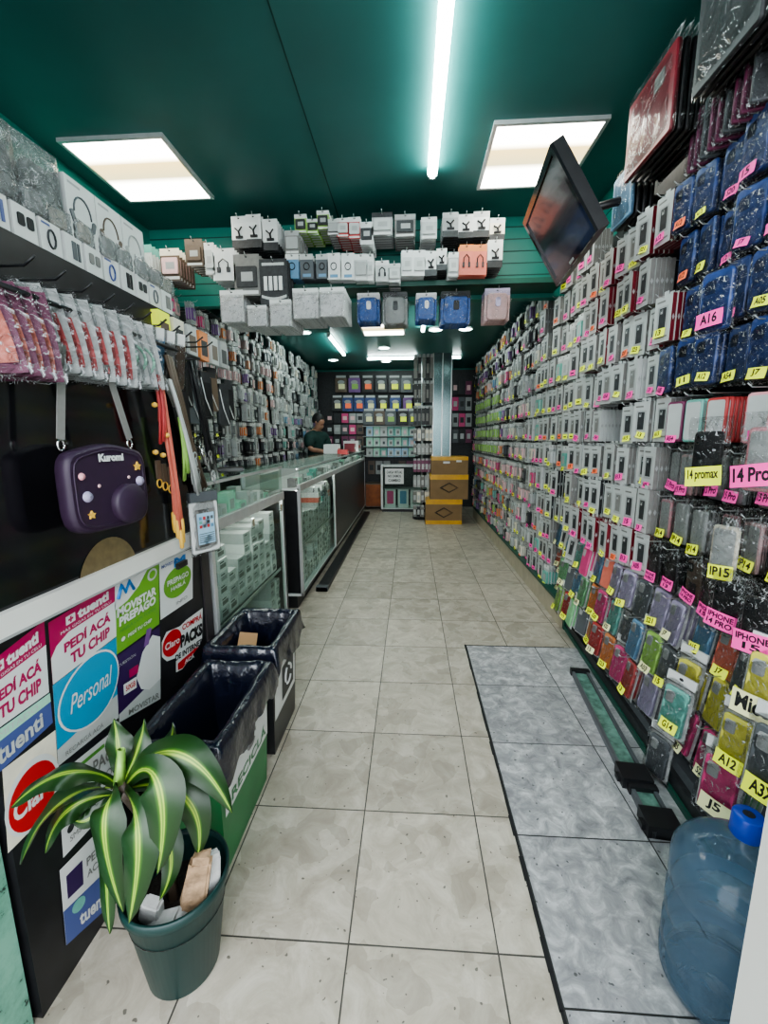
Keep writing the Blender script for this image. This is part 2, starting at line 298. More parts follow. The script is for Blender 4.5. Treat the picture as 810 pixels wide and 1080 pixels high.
# ------------------------------------------------------------------ package prototypes (front faces -y, bottom centre at origin)
def p_box(side, w=.094, h=.188, d=.019, pic='dark'):
    m = MB(); m.box(-w/2, w/2, -d/2, d/2, 0, h, 'pale', sides=side)
    y = -d/2-.0006
    m.rect(-w*.3, w*.3, h*.24, h*.78, y, 'lightgrey'); m.rect(-w*.2, w*.2, h*.3, h*.74, y-.0004, pic)
    m.rect(-w*.13, w*.0, h*.62, h*.71, y-.0008, 'lightgrey'); m.disc(-w*.07, h*.69, .004, .004, y-.001, 'ink', n=8)
    m.rect(-w*.38, w*.1, h*.86, h*.9, y, 'grey_card'); m.rect(-w*.35, w*.35, h*.1, h*.14, y, 'grey_card')
    for s_ in (-1, 1): m.add([(s_*(w/2+.0005), -d*.35, h*.5), (s_*(w/2+.0005), 0, h*.57), (s_*(w/2+.0005), d*.35, h*.5), (s_*(w/2+.0005), 0, h*.43)], [(0, 1, 2, 3)], 'lightgrey')
    m.box(-.012, .012, -.001, .001, h, h+.018, 'pale')
    return m
def cam_dots(m, x, z, y, s=1, col='ink'):
    m.rbox(.03*s, .003, .034*s, .007*s, col, Tm(x, y, z), seg=2)
    for dx, dz in ((-.007, .009), (-.007, .025), (.007, .017)): m.disc(x+dx*s, z+dz*s, .0055*s, .0055*s, y-.002, 'chrome', n=10); m.disc(x+dx*s, z+dz*s, .004*s, .004*s, y-.0024, 'black_gloss', n=10)
def p_case(col, w=.084, h=.16, d=.013, camc='dark', card=True, soft=False):
    m = MB()
    if card:
        m.box(-.05, .05, .004, .006, 0, .215, 'white'); m.box(-.05, .05, -.001, .005, .178, .215, 'white'); m.box(-.05, .05, -.0012, .0, .178, .182, 'grey_card')
        m.disc(0, .2, .008, .005, -.0016, 'ink', n=10)
    m.rbox(w, d, h, .012, col, Tm(0, -.003, .008), seg=3, ch=.004)
    m.rbox(.028, .002, .04, .006, 'lightgrey' if camc != 'ink' else 'ink', Tm(-.018, -.003-d/2, .112), seg=2)
    return m
def p_black(col='black'):
    m = MB(); m.rbox(.08, .014, .16, .013, col, Tm(0, 0, .004), seg=3, ch=.004); cam_dots(m, -.02, .12, -.008, 1.0, 'ink'); m.rbox(.04, .001, .05, .008, 'dark', Tm(.0, -.0075, .03)); return m
def p_navy():
    m = MB(); m.rbox(.1, .022, .19, .018, 'navy', Tm(0, 0, .006), seg=3, ch=.006); m.rbox(.034, .004, .04, .008, 'navy_dark', Tm(-.018, -.009, .125), seg=2); return m
def p_strip(col):   # slim case seen by its rim
    m = MB(); m.rbox(.08, .012, .165, .012, col, Tm(0, 0, .003), seg=3, ch=.004, side=col); m.rbox(.064, .002, .145, .008, 'pale', Tm(0, -.006, .013), seg=2); return m
def bagmesh(w=.108, h=.205, d=.024, mt='bag'):
    m = MB(); n = 7
    def fn(u, v):
        x = (u-.5)*w*(1+.04*math.sin(9*v)); z = -.008+v*h
        return (x, 0, z)
    for sg in (-1, 1):
        def f2(u, v, sg=sg):
            x, _, z = fn(u, v); b = math.sin(PI*min(1, max(0, u)))**.5*min(1, 4*(1-v))*min(1, 9*v+.02)
            return (x, sg*(d/2*b+.0012*math.sin(37*u+23*v)), z)
        m.grid(f2, n, n+1, mt)
    return m
def p_header(col, top='white', w=.07, h=.19, pic='dark'):   # header card with blister
    m = MB(); m.box(-w/2, w/2, -.001, .001, 0, h, col); m.box(-w/2, w/2, -.0016, .0014, h*.82, h, top); m.disc(0, h*.94, .007, .004, -.002, 'ink', n=8)
    m.rbox(w*.78, .014, h*.52, .006, pic, Tm(0, -.008, h*.2), seg=2); m.rect(-w*.2, w*.2, h*.3, h*.6, -.0156, 'lightgrey'); m.rect(-w*.4, w*.4, h*.05, h*.12, -.0015, 'lightgrey')
    return m
PROTO = {}; HD = {}
def proto(k, mb, name, cat, desc, bag=None, d=.02, h=.18):
    PROTO[k] = dict(mb=mb, me=mb.mesh(name), name=name, cat=cat, desc=desc, bag=bag, d=d, h=h)
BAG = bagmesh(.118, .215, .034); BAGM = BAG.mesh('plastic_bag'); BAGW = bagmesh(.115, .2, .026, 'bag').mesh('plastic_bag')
proto('grey', p_box('grey_card'), 'boxed_phone_case', 'phone case', 'white phone case box', d=.021, h=.19)
proto('light', p_box('pale', pic='grey_card'), 'boxed_phone_case', 'phone case', 'pale phone case box', d=.021)
proto('maroon', p_box('maroon'), 'boxed_phone_case', 'phone case', 'maroon sided phone case box', d=.021)
proto('darkbox', p_box('dark'), 'boxed_phone_case', 'phone case', 'dark sided phone case box', d=.021)
proto('navy', p_navy(), 'bagged_phone_case', 'phone case', 'navy bagged phone case', bag='b', d=.026)
proto('black', p_black(), 'black_phone_case', 'phone case', 'black phone case', bag='b', d=.022)
proto('brown', p_black('brown'), 'black_phone_case', 'phone case', 'brown phone case', bag='b', d=.022)
for c in 'red coral yellow green teal blue lilac hotpink lime slate orange'.split(): proto('c_'+c, p_case(c), 'silicone_phone_case', 'phone case', f'{c} silicone case' if c != 'hotpink' else 'bright pink silicone case', bag='w', d=.02)
for c in 'pink rose cream lilac pale mint sky lightgrey'.split(): proto('s_'+c, p_strip(c), 'slim_phone_case', 'phone case', f'{c if c not in ("lightgrey",) else "grey"} slim case', bag='b', d=.017)
for c in 'plum slate'.split(): mb_ = MB(); mb_.rbox(.1, .016, .2, .01, c, seg=2, ch=.003); proto('b_'+c, mb_, 'book_case', 'phone case', c+' book case', bag='b')
for c in 'pink teal plum sky red slate'.split(): proto('r_'+c, p_strip(c), 'slim_phone_case', 'phone case', f'{c} slim case', d=.017)
MIX = ['slate', 'pale', 'rose', 'hotpink', 'dark', 'teal', 'lightgrey', 'lime', 'orange', 'purple', 'cream', 'blue']
for c in MIX:
    proto('h_'+c, p_header('pale' if c not in ('slate', 'dark') else 'dark', 'white', .082, .18, c), 'carded_phone_case', 'phone case', f'{c} carded case', d=.022)
# tags
TAGS = {}
def mk_tag(col, txt, w=.06, h=.035):
    k = (col, txt, w)
    if k in TAGS: return TAGS[k]
    m = MB(); m.grid(lambda u, v: ((u-.5)*w, -.004*math.sin(PI*u)-.006*(1-v)**2, v*h), 4, 3, 'tag_'+col)
    yy = lambda x, z: -.004*math.sin(PI*(x/w+.5))-.006*(1-z/h)**2-.0007
    ls = txt.split('/')
    for i, l in enumerate(ls):
        z1 = h*(.88-.8*i/len(ls)); z0 = z1-h*.8/len(ls)*.82
        ln = min(.84, .17*len(l)+.1); tv_, tf_ = text_geo(l, .03); m.add([(-w*ln/2+w*ln*a, yy(-w*ln/2+w*ln*a, z0+(z1-z0)*b), z0+(z1-z0)*b) for a, b in tv_], tf_, 'ink')
    TAGS[k] = m; m.me = m.mesh('price_tag'); return m
TX = ['A15', 'A12', 'S21', 'S20', 'A05', '11', 'A32', '12', 'S23', 'A54', 'G14', 'E13', 'J7', 'A03', '13', '15']
HOOK = MB(); HOOK.tube([(0, .22, 0), (0, -.02, 0), (0, -.035, .012)], .0022, 'wire', n=5); HOOK.box(-.012, .012, .215, .222, -.02, .02, 'wire'); HOOKM = HOOK.mesh('display_hook')
PL = []     # packages: (dist, key, matrix, label, group, tagspec)
HK = []
def hang(key, p, rz, n, label_pos, tg=None, fan=0, tilt=0, hook=True, stack_label=None, s=1, gap=None):
    """a stack of n packages on one hook; the front one at p"""
    d = PROTO[key]['d'] if gap is None else gap; yaw = R0.uniform(-.04, .04)+fan
    Rm = Matrix.Rotation(rz, 4, 'Z')
    keys = key if isinstance(key, list) else [key]*n
    for i in range(n):
        jit = R0.uniform(-.003, .003)
        T = Matrix.Translation(p) @ Rm @ Tm(jit, i*d*s, abs(jit)*.5, rx=tilt, rz=yaw+R0.uniform(-.01, .01), s=s)
        desc = PROTO[key]['desc']
        if i == 0:
            lab = f"{desc}{', '+tg[0]+' tag' if tg else ''}, {label_pos}"; grp = None
        else:
            lab = f"{desc} behind another, {label_pos}"; grp = f"{desc}s stacked behind the front, {label_pos}"
        PL.append(((Vector(p)-EYE).length+i*.03, key, T, lab, grp, tg if i == 0 else None))
    if hook:
        top = PROTO[key]['h']*s+.004
        HK.append(((Vector(p)-EYE).length, Matrix.Translation(p) @ Rm @ Tm(0, -.012, top), label_pos))
def rnd_tag(py=.5, pp=.4):
    r = R0.random(); c = 'yellow' if r < py else 'pink' if r < py+pp else 'orange'
    return (c, R0.choice(TX), R0.uniform(.045, .062))

# ------------------------------------------------------------------ wall facing the counters
ZR = [.155, .335, .52, .71, .905, 1.11, 1.32, 1.53, 1.745, 1.96, 2.175, 2.385]
def xf(z, y):
    if y > 2.95: return 1.115
    return 1.0+.11*min(1, max(0, (z-.15)/.95))
RZ = -PI/2
colmix = 'red coral yellow green teal blue lilac hotpink lime slate orange'.split()
for r, z in enumerate(ZR):
    y = 1.26+.02*(r % 3); k = 0
    if r == 11: y = 2.95
    while y < 7.6:
        k += 1; pos = f"{ordn(k)} hook in, {ordn(r+1)} row up, long wall"; tg = rnd_tag(); tilt = 0; n = 5; s = 1; fan = 0
        far = y > 3.9; step = .122
        u = R0.random()
        if r <= 2 and y < 3.3:
            key = 'c_'+R0.choice(colmix); n = 4; tilt = -.16; step = .124; s = 1.08; fan = R0.uniform(-.1, .25); tg = None if u < .25 else (R0.choice(['yellow', 'cream', 'yellow']), R0.choice(TX), .055)
            if r == 2 and y > 2.6: key = R0.choice(['c_teal', 'c_blue', 'grey', 'grey'])
        elif r == 3 and y < 1.95: key = 'black' if y < 1.6 else R0.choice(['brown', 'black']); tg = ('pink', R0.choice(['IPHONE/15', 'IPHONE/11', 'IPHONE/14 PRO', 'IPHONE/13']), .075); n = 4
        elif r == 4 and y < 1.9: key = R0.choice(['s_pink', 's_lilac', 's_cream', 's_rose', 's_pale']); tg = ('yellow', R0.choice(['IP15', '15 M', 'IP14']), .065); n = 3
        elif r == 5 and y < 1.95: key = R0.choice(['s_pale', 's_cream', 's_rose', 's_lightgrey']); n = 3; tg = ('pink', '15 Pro', .07) if u < .5 else ('yellow', '13', .05)
        elif r == 6 and y < 1.9: key = R0.choice(['r_pink', 'r_teal', 'r_plum', 'r_sky', 'r_red', 'r_slate']); n = 5; step = .105; fan = .25; tg = ('pink', R0.choice(['A53', 'A54']), .05) if u < .5 else None
        elif 7 <= r and y < 2.02: key = 'navy'; n = 3; step = .12; fan = R0.uniform(-.1, .35); s = R0.uniform(.95, 1.05)
        elif far:
            z_ = z+.1
            if 5.5 < y < 7.4 and 5 <= r <= 8: key = 'h_lime'; tg = None; n = 2
            elif r in (3, 4, 5) and u < .45: key = 'h_hotpink' if u < .12 else 'h_rose'; n = 3
            elif r >= 10: key = 'h_'+R0.choice(['slate', 'dark', 'orange', 'pale', 'dark', 'purple']); n = 2
            elif y > 5: key = 'h_'+R0.choice(MIX); n = 3
            else: key = R0.choice(['light', 'light', 'h_slate', 'h_pale', 'h_rose', 'grey', 'h_lightgrey', 'h_cream', 'h_dark']); n = 3
            if u > .6: tg = None
        else:
            if r in (8, 9, 10) and u < .38 and y < 2.9: key = 'maroon'
            elif r == 3 and 1.95 <= y < 2.9: key = 'maroon'
            elif r in (3, 4) and u < .3: key = 'darkbox'
            elif u < .15 and y > 3: key = 'h_'+R0.choice(['teal', 'orange', 'pale'])
            else: key = R0.choice(['grey', 'grey', 'grey', 'light'])
            n = 6 if r in (4, 5, 6) else 5
            fan = R0.uniform(0, .28); s = R0.uniform(.96, 1.06)
            step = .135 if u < .6 else .1
        x = xf(z, y); sx = R0.uniform(-.02, .025)
        if R0.random() > .04 and not (r >= 10 and 3.5 < y < 3.8): hang(key, (x+sx+(.02 if PROTO[key]['bag'] else 0), y, z+R0.uniform(-.006, .006)), RZ, n, pos, tg, fan, tilt, s=s)
        y += step
# specific lower front packages that carry readable tags
def single(key, p, rz, label, tg=None, tilt=0, s=1, fan=0, roll=0):
    T = Matrix.Translation(p) @ Matrix.Rotation(rz, 4, 'Z') @ Tm(0, 0, 0, rx=tilt, rz=fan, ry=roll, s=s)
    PL.append((0, key, T, label, None, tg))
W_ = lambda px, py, x: tuple(onX(px, py, x))
single('c_hotpink', W_(752, 862, .95), RZ, 'bright pink case with cream tag reading J5 at the foot of the rack', ('cream', 'J5', .075), -.1, 1.15, .45)
single('c_slate', W_(806, 846, .93), RZ, 'charcoal phone case with yellow tag reading A3X above the water jug cap', ('yellow', 'A3X', .075), -.1, 1.2, .4)
single('black', W_(742, 512, .99), RZ, 'black phone case with big yellow tag reading 14 promax', ('yellow', '14 promax', .1), 0, 1.1, .5)
single('s_pink', W_(800, 520, .99), RZ, 'pink phone case with pink tag reading 14 Pro at the doorway end', ('pink', '14 Pro', .1), 0, 1.1, .4)
single('navy', W_(752, 352, 1.0), RZ, 'navy bagged phone case with large pink tag reading A16', ('pink', 'A16', .085), 0, 1.0, .4)
single('c_yellow', W_(800, 760, .95), RZ, 'yellow silicone case with cream tag reading Mico', ('cream', 'Mico', .1), -.1, 1.1, .4)
single('c_yellow', W_(770, 812, .96), RZ, 'yellow silicone case with yellow tag reading A12', ('yellow', 'A12', .075), -.1, 1.0, .4)
single('c_slate', W_(690, 818, .975), RZ, 'dark grey silicone case at the foot of the rack, second from the pink J5', None, -.1, 1.0, .35)
single('c_teal', W_(705, 775, .965), RZ, 'teal silicone case with yellow tag reading G14 above the grey one', ('yellow', 'G14', .06), -.15, 1.1, .35)
single('s_cream', W_(760, 610, .975), RZ, 'cream case with yellow tag reading IP15 above the black cases', ('yellow', 'IP15', .075), 0, 1.0, .35)
single('black', W_(795, 690, .965), RZ, 'black phone case with pink tag reading IPHONE 15 at the doorway end', ('pink', 'IPHONE/15', .1), 0, 1.0, .4)
single('black', W_(762, 668, .97), RZ, 'black phone case with pink tag reading IPHONE 14 PRO, next to the doorway end', ('pink', 'IPHONE/14 PRO', .09), 0, 1.0, .35)

# ------------------------------------------------------------------ wall behind the counters
for r in range(9):
    z = 1.0+.178*r; y = 2.75+.03*(r % 2); k = 0
    while y < 8.2:
        k += 1; u = R0.random(); t = y
        if r == 8 and y < 4.2: y += .2; continue
        if t < 3.9:
            key = R0.choice(['h_dark', 'h_pale', 'black', 'h_slate', 'black', 'h_dark']) if r < 4 else R0.choice(['h_hotpink', 'h_rose', 'h_pale', 'h_purple', 'h_dark', 'h_hotpink'])
            tg = ('yellow', R0.choice(TX), .045) if u < .6 and r < 5 else None
        elif t < 5.6:
            key = {0: 'h_slate', 1: 'light', 2: 'light', 3: 'light', 4: 'h_pale'}.get(r, R0.choice(['h_slate', 'h_pale', 'h_rose', 'h_orange'])); tg = None
            if u < .5: key = R0.choice(['h_rose', 'h_lightgrey', 'h_purple', 'h_slate', 'h_dark', 'h_orange'])
        else:
            key = R0.choice(['h_purple', 'h_teal', 'h_rose', 'h_blue', 'h_pale', 'light', 'h_slate', 'light', 'h_dark']) if r < 4 else R0.choice(['light', 'h_pale', 'h_lightgrey', 'h_slate', 'h_cream']); tg = None
        hang(key, (-1.76+R0.uniform(-.04, .04), y, z+R0.uniform(-.012, .012)), PI/2, 3 if t < 5 else 2, f"{ordn(k)} hook in, {ordn(r+1)} row, counter wall", tg, fan=R0.uniform(-.1, .1), s=.92, hook=(t < 5))
        y += .118
m = MB(); m.box(XL+.03, XL+.1, 2.5, YB-.2, 0, 2.6, 'dark'); m.build('display_board', label='dark backing board behind the hooks on the wall behind the counters', cat='display board')
m = MB(); m.box(XR-.06, XR-.03, .95, 2.9, .13, 2.75, 'dark'); m.box(XR-.06, XR-.03, 2.9, YB-.2, .19, 2.6, 'dark'); m.build('display_board', label='dark backing board behind the hooks on the wall facing the counters', cat='display board')

# ------------------------------------------------------------------ overhead shelf on the drop face
RM = MB(); RM.box(-1.35, 1.1, 3.36, YD, 2.452, 2.462, 'green_trim'); RM.box(-1.35, 1.1, 3.345, 3.36, 2.44, 2.475, 'green_trim'); RM.build('overhead_shelf', label='long green shelf with a metal lip fixed under the slat board overhead', cat='shelf')
def card_item(px, top, bot, wp, col, head, pic, n, name, cat, label, y=3.38, dep=.042, slot='hang', rz=0):
    a = onY(px, top, y); b = onY(px, bot, y); h = a.z-b.z; w = wp*y/F; mb = MB()
    if slot == 'hang':
        mb.box(-w/2, w/2, -.0012, .0012, 0, h, col, sides='grey_card'); mb.box(-w/2, w/2, -.002, .0018, h*.78, h, head); mb.disc(0, h*.93, .008, .005, -.0025, 'ink', n=8)
        if pic == 'mount':
            mb.tube([(-w*.25, -.008, h*.62), (0, -.014, h*.5), (w*.2, -.008, h*.66)], .006, 'ink'); mb.tube([(0, -.012, h*.5), (w*.05, -.012, h*.34)], .007, 'ink'); mb.box(-w*.22, w*.25, -.014, -.002, h*.3, h*.37, 'ink'); mb.box(-w/2, w/2, -.002, -.0013, 0, h*.26, 'dark')
        elif pic == 'cable':
            mb.tube([(w*.22*math.cos(a_*.6), -.006, h*.5+w*.25*math.sin(a_*.6)) for a_ in range(12)], .003, 'ink'); mb.rect(-w*.3, w*.3, h*.08, h*.2, -.0016, 'blue')
        elif pic == 'battery':
            for i in range(4): mb.box(-w*.34+i*w*.18, -w*.34+i*w*.18+w*.12, -.012, -.002, h*.32, h*.62, 'white')
            mb.grid(lambda u, v: (w*.9*(u-.5), -.0022, h*(.17+.06*v-.06*math.sin(PI*u))), 8, 1, 'pale'); mb.rect(-w*.4, w*.4, h*.86, h*.92, -.0024, 'pale')
        elif pic == 'film':
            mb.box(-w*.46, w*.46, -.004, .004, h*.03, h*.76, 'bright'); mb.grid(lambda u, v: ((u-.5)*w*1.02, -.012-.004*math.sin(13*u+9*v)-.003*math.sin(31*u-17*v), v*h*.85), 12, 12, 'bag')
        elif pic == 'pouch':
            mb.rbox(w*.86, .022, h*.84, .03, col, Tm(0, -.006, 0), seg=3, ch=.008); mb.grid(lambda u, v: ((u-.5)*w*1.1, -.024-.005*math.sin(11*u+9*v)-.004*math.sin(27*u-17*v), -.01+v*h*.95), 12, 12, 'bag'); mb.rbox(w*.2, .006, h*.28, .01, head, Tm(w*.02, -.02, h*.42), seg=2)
        elif pic == 'phones':
            mb.tube([(-w*.2, -.008, h*.3), (-w*.2, -.01, h*.55), (0, -.012, h*.66), (w*.2, -.01, h*.55), (w*.2, -.008, h*.3)], .004, 'ink'); mb.box(-w*.28, -w*.14, -.016, -.002, h*.25, h*.4, 'dark'); mb.box(w*.14, w*.28, -.016, -.002, h*.25, h*.4, 'dark')
        else:
            mb.rbox(w*.8, .012, h*.5, .006, pic, Tm(0, -.008, h*.2), seg=2); mb.rect(-w*.2, w*.25, h*.34, h*.56, -.0145, 'lightgrey'); mb.rect(-w*.42, w*.42, h*.04, h*.13, -.0016, 'white')
    me = mb.mesh(name)
    for i in range(n):
        o = D.objects.new(name, me); COL.objects.link(o); o.location = (b.x+R0.uniform(-.003, .003), y+i*dep, b.z+.0015*i); o.rotation_euler = (0, 0, rz)
        tag(o, label if i == 0 else label.replace(',', ' behind another,', 1), cat, None if i == 0 else 'packs stacked behind: '+label)
    HOOKS.append((b.x, y-.01, a.z-.012))
HOOKS = []
def row(items, rowname, n=6, y=3.28, name='carded_accessory', cat='accessory pack'):
    for i, (px, top, bot, wp, col, head, pic, desc) in enumerate(items):
        card_item(px, top, bot, wp, col, head, pic, n, name, cat, f"{desc}, {ordn(i+1)} along the {rowname}", y=y)
row([(253, 228, 262, 15, 'white', 'white', 'mount', 'white and black phone mount card'), (269, 226, 261, 15, 'white', 'white', 'mount', 'white and black phone mount card'), (286, 231, 264, 15, 'white', 'white', 'mount', 'white and black phone mount card'),
     (317, 226, 246, 12, 'lime', 'white', 'dark', 'green and black earphone card'), (330, 231, 246, 11, 'lime', 'white', 'dark', 'green and black earphone card'), (341, 222, 242, 12, 'lime', 'white', 'dark', 'green and black earphone card'), (352, 231, 248, 12, 'grey_card', 'pale', 'lightgrey', 'grey earphone card'),
     (362, 230, 250, 12, 'red', 'white', 'pale', 'red and white earphone card'), (374, 229, 252, 12, 'red', 'white', 'pale', 'red and white earphone card'), (387, 234, 258, 13, 'white', 'white', 'dark', 'white boxed charger card'),
     (403, 224, 248, 20, 'lightgrey', 'dark', 'pale', 'clear blister pack with dark tray'), (427, 226, 250, 20, 'grey_card', 'lightgrey', 'dark', 'dark blister pack'), (452, 229, 252, 15, 'pale', 'white', 'pale', 'plain white carded pack'),
     (475, 224, 250, 15, 'lightgrey', 'pale', 'mount', 'silver phone holder card'), (491, 226, 251, 14, 'white', 'white', 'mount', 'white phone holder card'), (507, 223, 250, 15, 'white', 'pale', 'mount', 'white phone holder card'), (524, 230, 253, 14, 'cream', 'white', 'mount', 'cream phone holder card')],
    'top row overhead', 7)
row([(309, 243, 268, 14, 'grey_card', 'lightgrey', 'lightgrey', 'grey cable pack'), (309, 268, 294, 13, 'blue', 'white', 'cable', 'blue and white cable card'), (324, 268, 294, 13, 'slate', 'pale', 'cable', 'dark cable card'), (340, 268, 294, 12, 'slate', 'pale', 'cable', 'dark cable card'), (352, 267, 295, 13, 'white', 'white', 'cable', 'white cable card'),
     (367, 267, 295, 13, 'white', 'white', 'cable', 'white and blue cable card'), (381, 268, 296, 13, 'pale', 'white', 'lightgrey', 'pale blue boxed cable pack'), (391, 268, 296, 6, 'white', 'white', 'pale', 'narrow white pack'), (403, 275, 297, 13, 'pale', 'white', 'phones', 'white earphone card'), (416, 278, 298, 12, 'lightgrey', 'pale', 'pale', 'silver carded pack'),
     (429, 264, 291, 11, 'white', 'white', 'pale', 'white plug card'), (442, 264, 291, 12, 'white', 'white', 'pale', 'white plug card'), (454, 265, 291, 12, 'white', 'white', 'mount', 'white card with black gadget'), (466, 262, 285, 10, 'white', 'white', 'mount', 'white card with black gadget'), (478, 266, 292, 10, 'lightgrey', 'white', 'pale', 'pale grey plug card'),
     (491, 258, 290, 13, 'coral', 'orange', 'phones', 'orange earphone card'), (506, 258, 290, 13, 'coral', 'orange', 'phones', 'orange earphone card'), (522, 253, 282, 14, 'white', 'white', 'mount', 'white and black clip card')],
    'lower row overhead', 7, y=3.25)
row([(262, 268, 312, 26, 'grey_card', 'grey_card', 'dark', 'smoky translucent tablet case pack'), (290, 273, 322, 28, 'dark', 'dark', 'battery', 'dark green pack printed with four batteries'), (237, 262, 296, 23, 'white', 'white', 'phones', 'white boxed pack with black earphones'),
     (181, 262, 296, 20, 'brown', 'cream', 'rose', 'brown pouch pack'), (206, 252, 281, 18, 'brown', 'brown', 'brown', 'brown leather phone pouch'), (152, 258, 297, 22, 'pale', 'teal', 'pale', 'white and green cable pack'), (222, 256, 290, 10, 'pale', 'white', 'pale', 'narrow clear pack')],
    'overhead shelf end', 6, y=3.15, name='boxed_accessory')
row([(246, 306, 340, 24, 'white', 'white', 'film', 'white screen protector pack'), (272, 322, 344, 20, 'white', 'white', 'film', 'white screen protector pack'), (297, 316, 344, 22, 'white', 'white', 'film', 'white screen protector pack'), (323, 304, 336, 26, 'white', 'white', 'film', 'bright white screen protector pack'), (351, 303, 334, 25, 'white', 'white', 'film', 'bright white screen protector pack')],
    'row under the shelf', 9, y=3.15, name='screen_protector_pack', cat='screen protector')
row([(389, 309, 340, 22, 'royal', 'white', 'pouch', 'blue bagged pouch with white charm'), (417, 308, 342, 24, 'lightgrey', 'dark', 'pouch', 'silver bagged pouch'), (449, 309, 338, 20, 'royal', 'white', 'pouch', 'blue bagged pouch'), (480, 307, 342, 28, 'royal', 'ink', 'pouch', 'bright blue bagged pouch'), (524, 304, 338, 24, 'rose', 'lilac', 'pouch', 'lilac bagged pouch with flowers')],
    'row below the shelf', 5, y=3.36, name='tablet_pouch', cat='pouch')
m = MB(); m.box(-.16, .16, -.1, .1, 0, .006, 'white'); m.box(-.15, .16, -.09, .1, .0065, .012, 'pale'); m.box(-.16, .15, -.1, .09, .0125, .018, 'white'); m.build('paper_stack', loc=(.86, 3.5, 2.463), label='stack of white flat sheets lying on the overhead shelf behind the television', cat='paper stack')
hm = MB(); hm.tube([(0, .25, 0), (0, -.015, 0), (0, -.03, .015)], .0025, 'wire', n=5); hme = hm.mesh('peg_hook')
for hx, hy, hz in HOOKS:
    o = D.objects.new('peg_hook', hme); COL.objects.link(o); o.location = (hx, hy, hz); tag(o, 'thin wire peg hook holding a pack on the overhead board', 'hook', 'peg hooks of the overhead board')
for i, px in enumerate((158, 172, 185, 200, 215, 300, 345)):
    a = onY(px, 228, 3.5); o = D.objects.new('peg_hook', hme); COL.objects.link(o); o.location = a; tag(o, 'bare wire peg hook sticking out under the ceiling with nothing on it', 'hook', 'empty peg hooks under the ceiling')

# ------------------------------------------------------------------ back wall stock
def grid_items(pxs, top, bot, wp, y, mk, name, cat, lab):
    for i, px in enumerate(pxs):
        a = onY(px, top, y); b = onY(px, bot, y); mb = MB(); col = mk(mb, wp*y/F, a.z-b.z, i)
        mb.build(name, loc=(b.x, y, b.z), label=lab(i, col), cat=cat)
def pouch(mb, w, h, i):
    c = R0.choice(['dark', 'slate', 'navy', 'brown', 'plum', 'purple', 'black']); mb.rbox(w, .03, h*.86, .02, c, seg=2, ch=.006); mb.box(-w*.4, w*.4, -.004, .004, h*.8, h, 'pale')
    t = R0.choice(['tag_yellow', 'tag_yellow', 'lime', 'tag_cream', 'tag_orange']); mb.rect(-w*.22, w*.3, h*.2, h*.5, -.017, t); mb.disc(0, h*.6, w*.3, h*.12, -.0165, 'lightgrey', n=10); return c
CN = dict(slate='slate grey')
grid_items([360, 374, 388, 402, 416, 429], 396, 414, 12.5, 8.3, pouch, 'tablet_pouch', 'pouch', lambda i, c: f"{CN.get(c, c)} tablet pouch with bright label, {ordn(i+1)} in the top row, back wall")
grid_items([356, 367, 379, 391, 404, 417, 431, 440], 417, 434, 11.5, 8.3, pouch, 'tablet_pouch', 'pouch', lambda i, c: f"{CN.get(c, c)} tablet pouch with bright label, {ordn(i+1)} in the second row, back wall")
grid_items([389, 400, 412, 425, 436], 431, 448, 12, 8.25, pouch, 'tablet_pouch', 'pouch', lambda i, c: f"{CN.get(c, c)} tablet pouch with bright label, {ordn(i+1)} in the third row, back wall")
def tbox(mb, w, h, i):
    c = R0.choice(['teal', 'mint', 'sky', 'teal', 'pale']); mb.box(-w/2, w/2, -.04, .04, 0, h, c); mb.rect(-w*.3, w*.3, h*.15, h*.75, -.0405, 'pale'); mb.rect(-w*.15, w*.2, h*.3, h*.6, -.041, R0.choice(['rose', 'grey_card', 'slate'])); return c
for r_, (a_, b_) in enumerate(((450, 460.5), (461.5, 471.5), (472.5, 482))):
    grid_items([390+7.4*k for k in range(7)], a_, b_, 6.8, 8.2, tbox, 'accessory_box', 'box', lambda i, c, r_=r_: f"{c} accessory box, {ordn(i+1)} along shelf {['one', 'two', 'three'][r_]} of the back wall")
for r_ in range(4):
    def mk(mb, w, h, i):
        c = R0.choice(['dark', 'slate', 'plum', 'brown', 'hotpink', 'lightgrey', 'dark']); mb.box(-w/2, w/2, -.02, .02, 0, h, c); mb.rect(-w*.3, w*.3, h*.3, h*.7, -.0205, R0.choice(['pale', 'dark', 'rose'])); return c
    if r_ < 3: grid_items([348+8*k for k in range(5)], 436+12*r_, 446+12*r_, 7, 8.3, mk, 'hanging_pack', 'accessory pack', lambda i, c, r_=r_: f"{c} hanging pack, {ordn(i+1)} in dim row {['one', 'two', 'three', 'four'][r_]}, back wall")
    grid_items([480+7*k for k in range(3)], 402+17*r_, 416+17*r_, 6, 8.3, mk, 'hanging_pack', 'accessory pack', lambda i, c, r_=r_: f"{c} pack, {ordn(i+1)} in row {['one', 'two', 'three', 'four'][r_]} beyond the glass pillar")
grid_items([392+8*k for k in range(6)], 486, 500, 7, 8.3, mk, 'hanging_pack', 'accessory pack', lambda i, c: f"{c} pack, {ordn(i+1)} in the lowest row, back wall")
m = MB(); m.box(XL+.3, XR-.1, 8.38, YB-.03, 0, 2.6, 'dark')
for z in (1.02, 1.2, 1.39, 1.58): m.box(-.9, .15, 8.1, 8.4, z-.015, z-.003, 'glass' if 0 else 'lightgrey')
m.build('display_board', label='dark shelved display board covering the back wall', cat='display board')
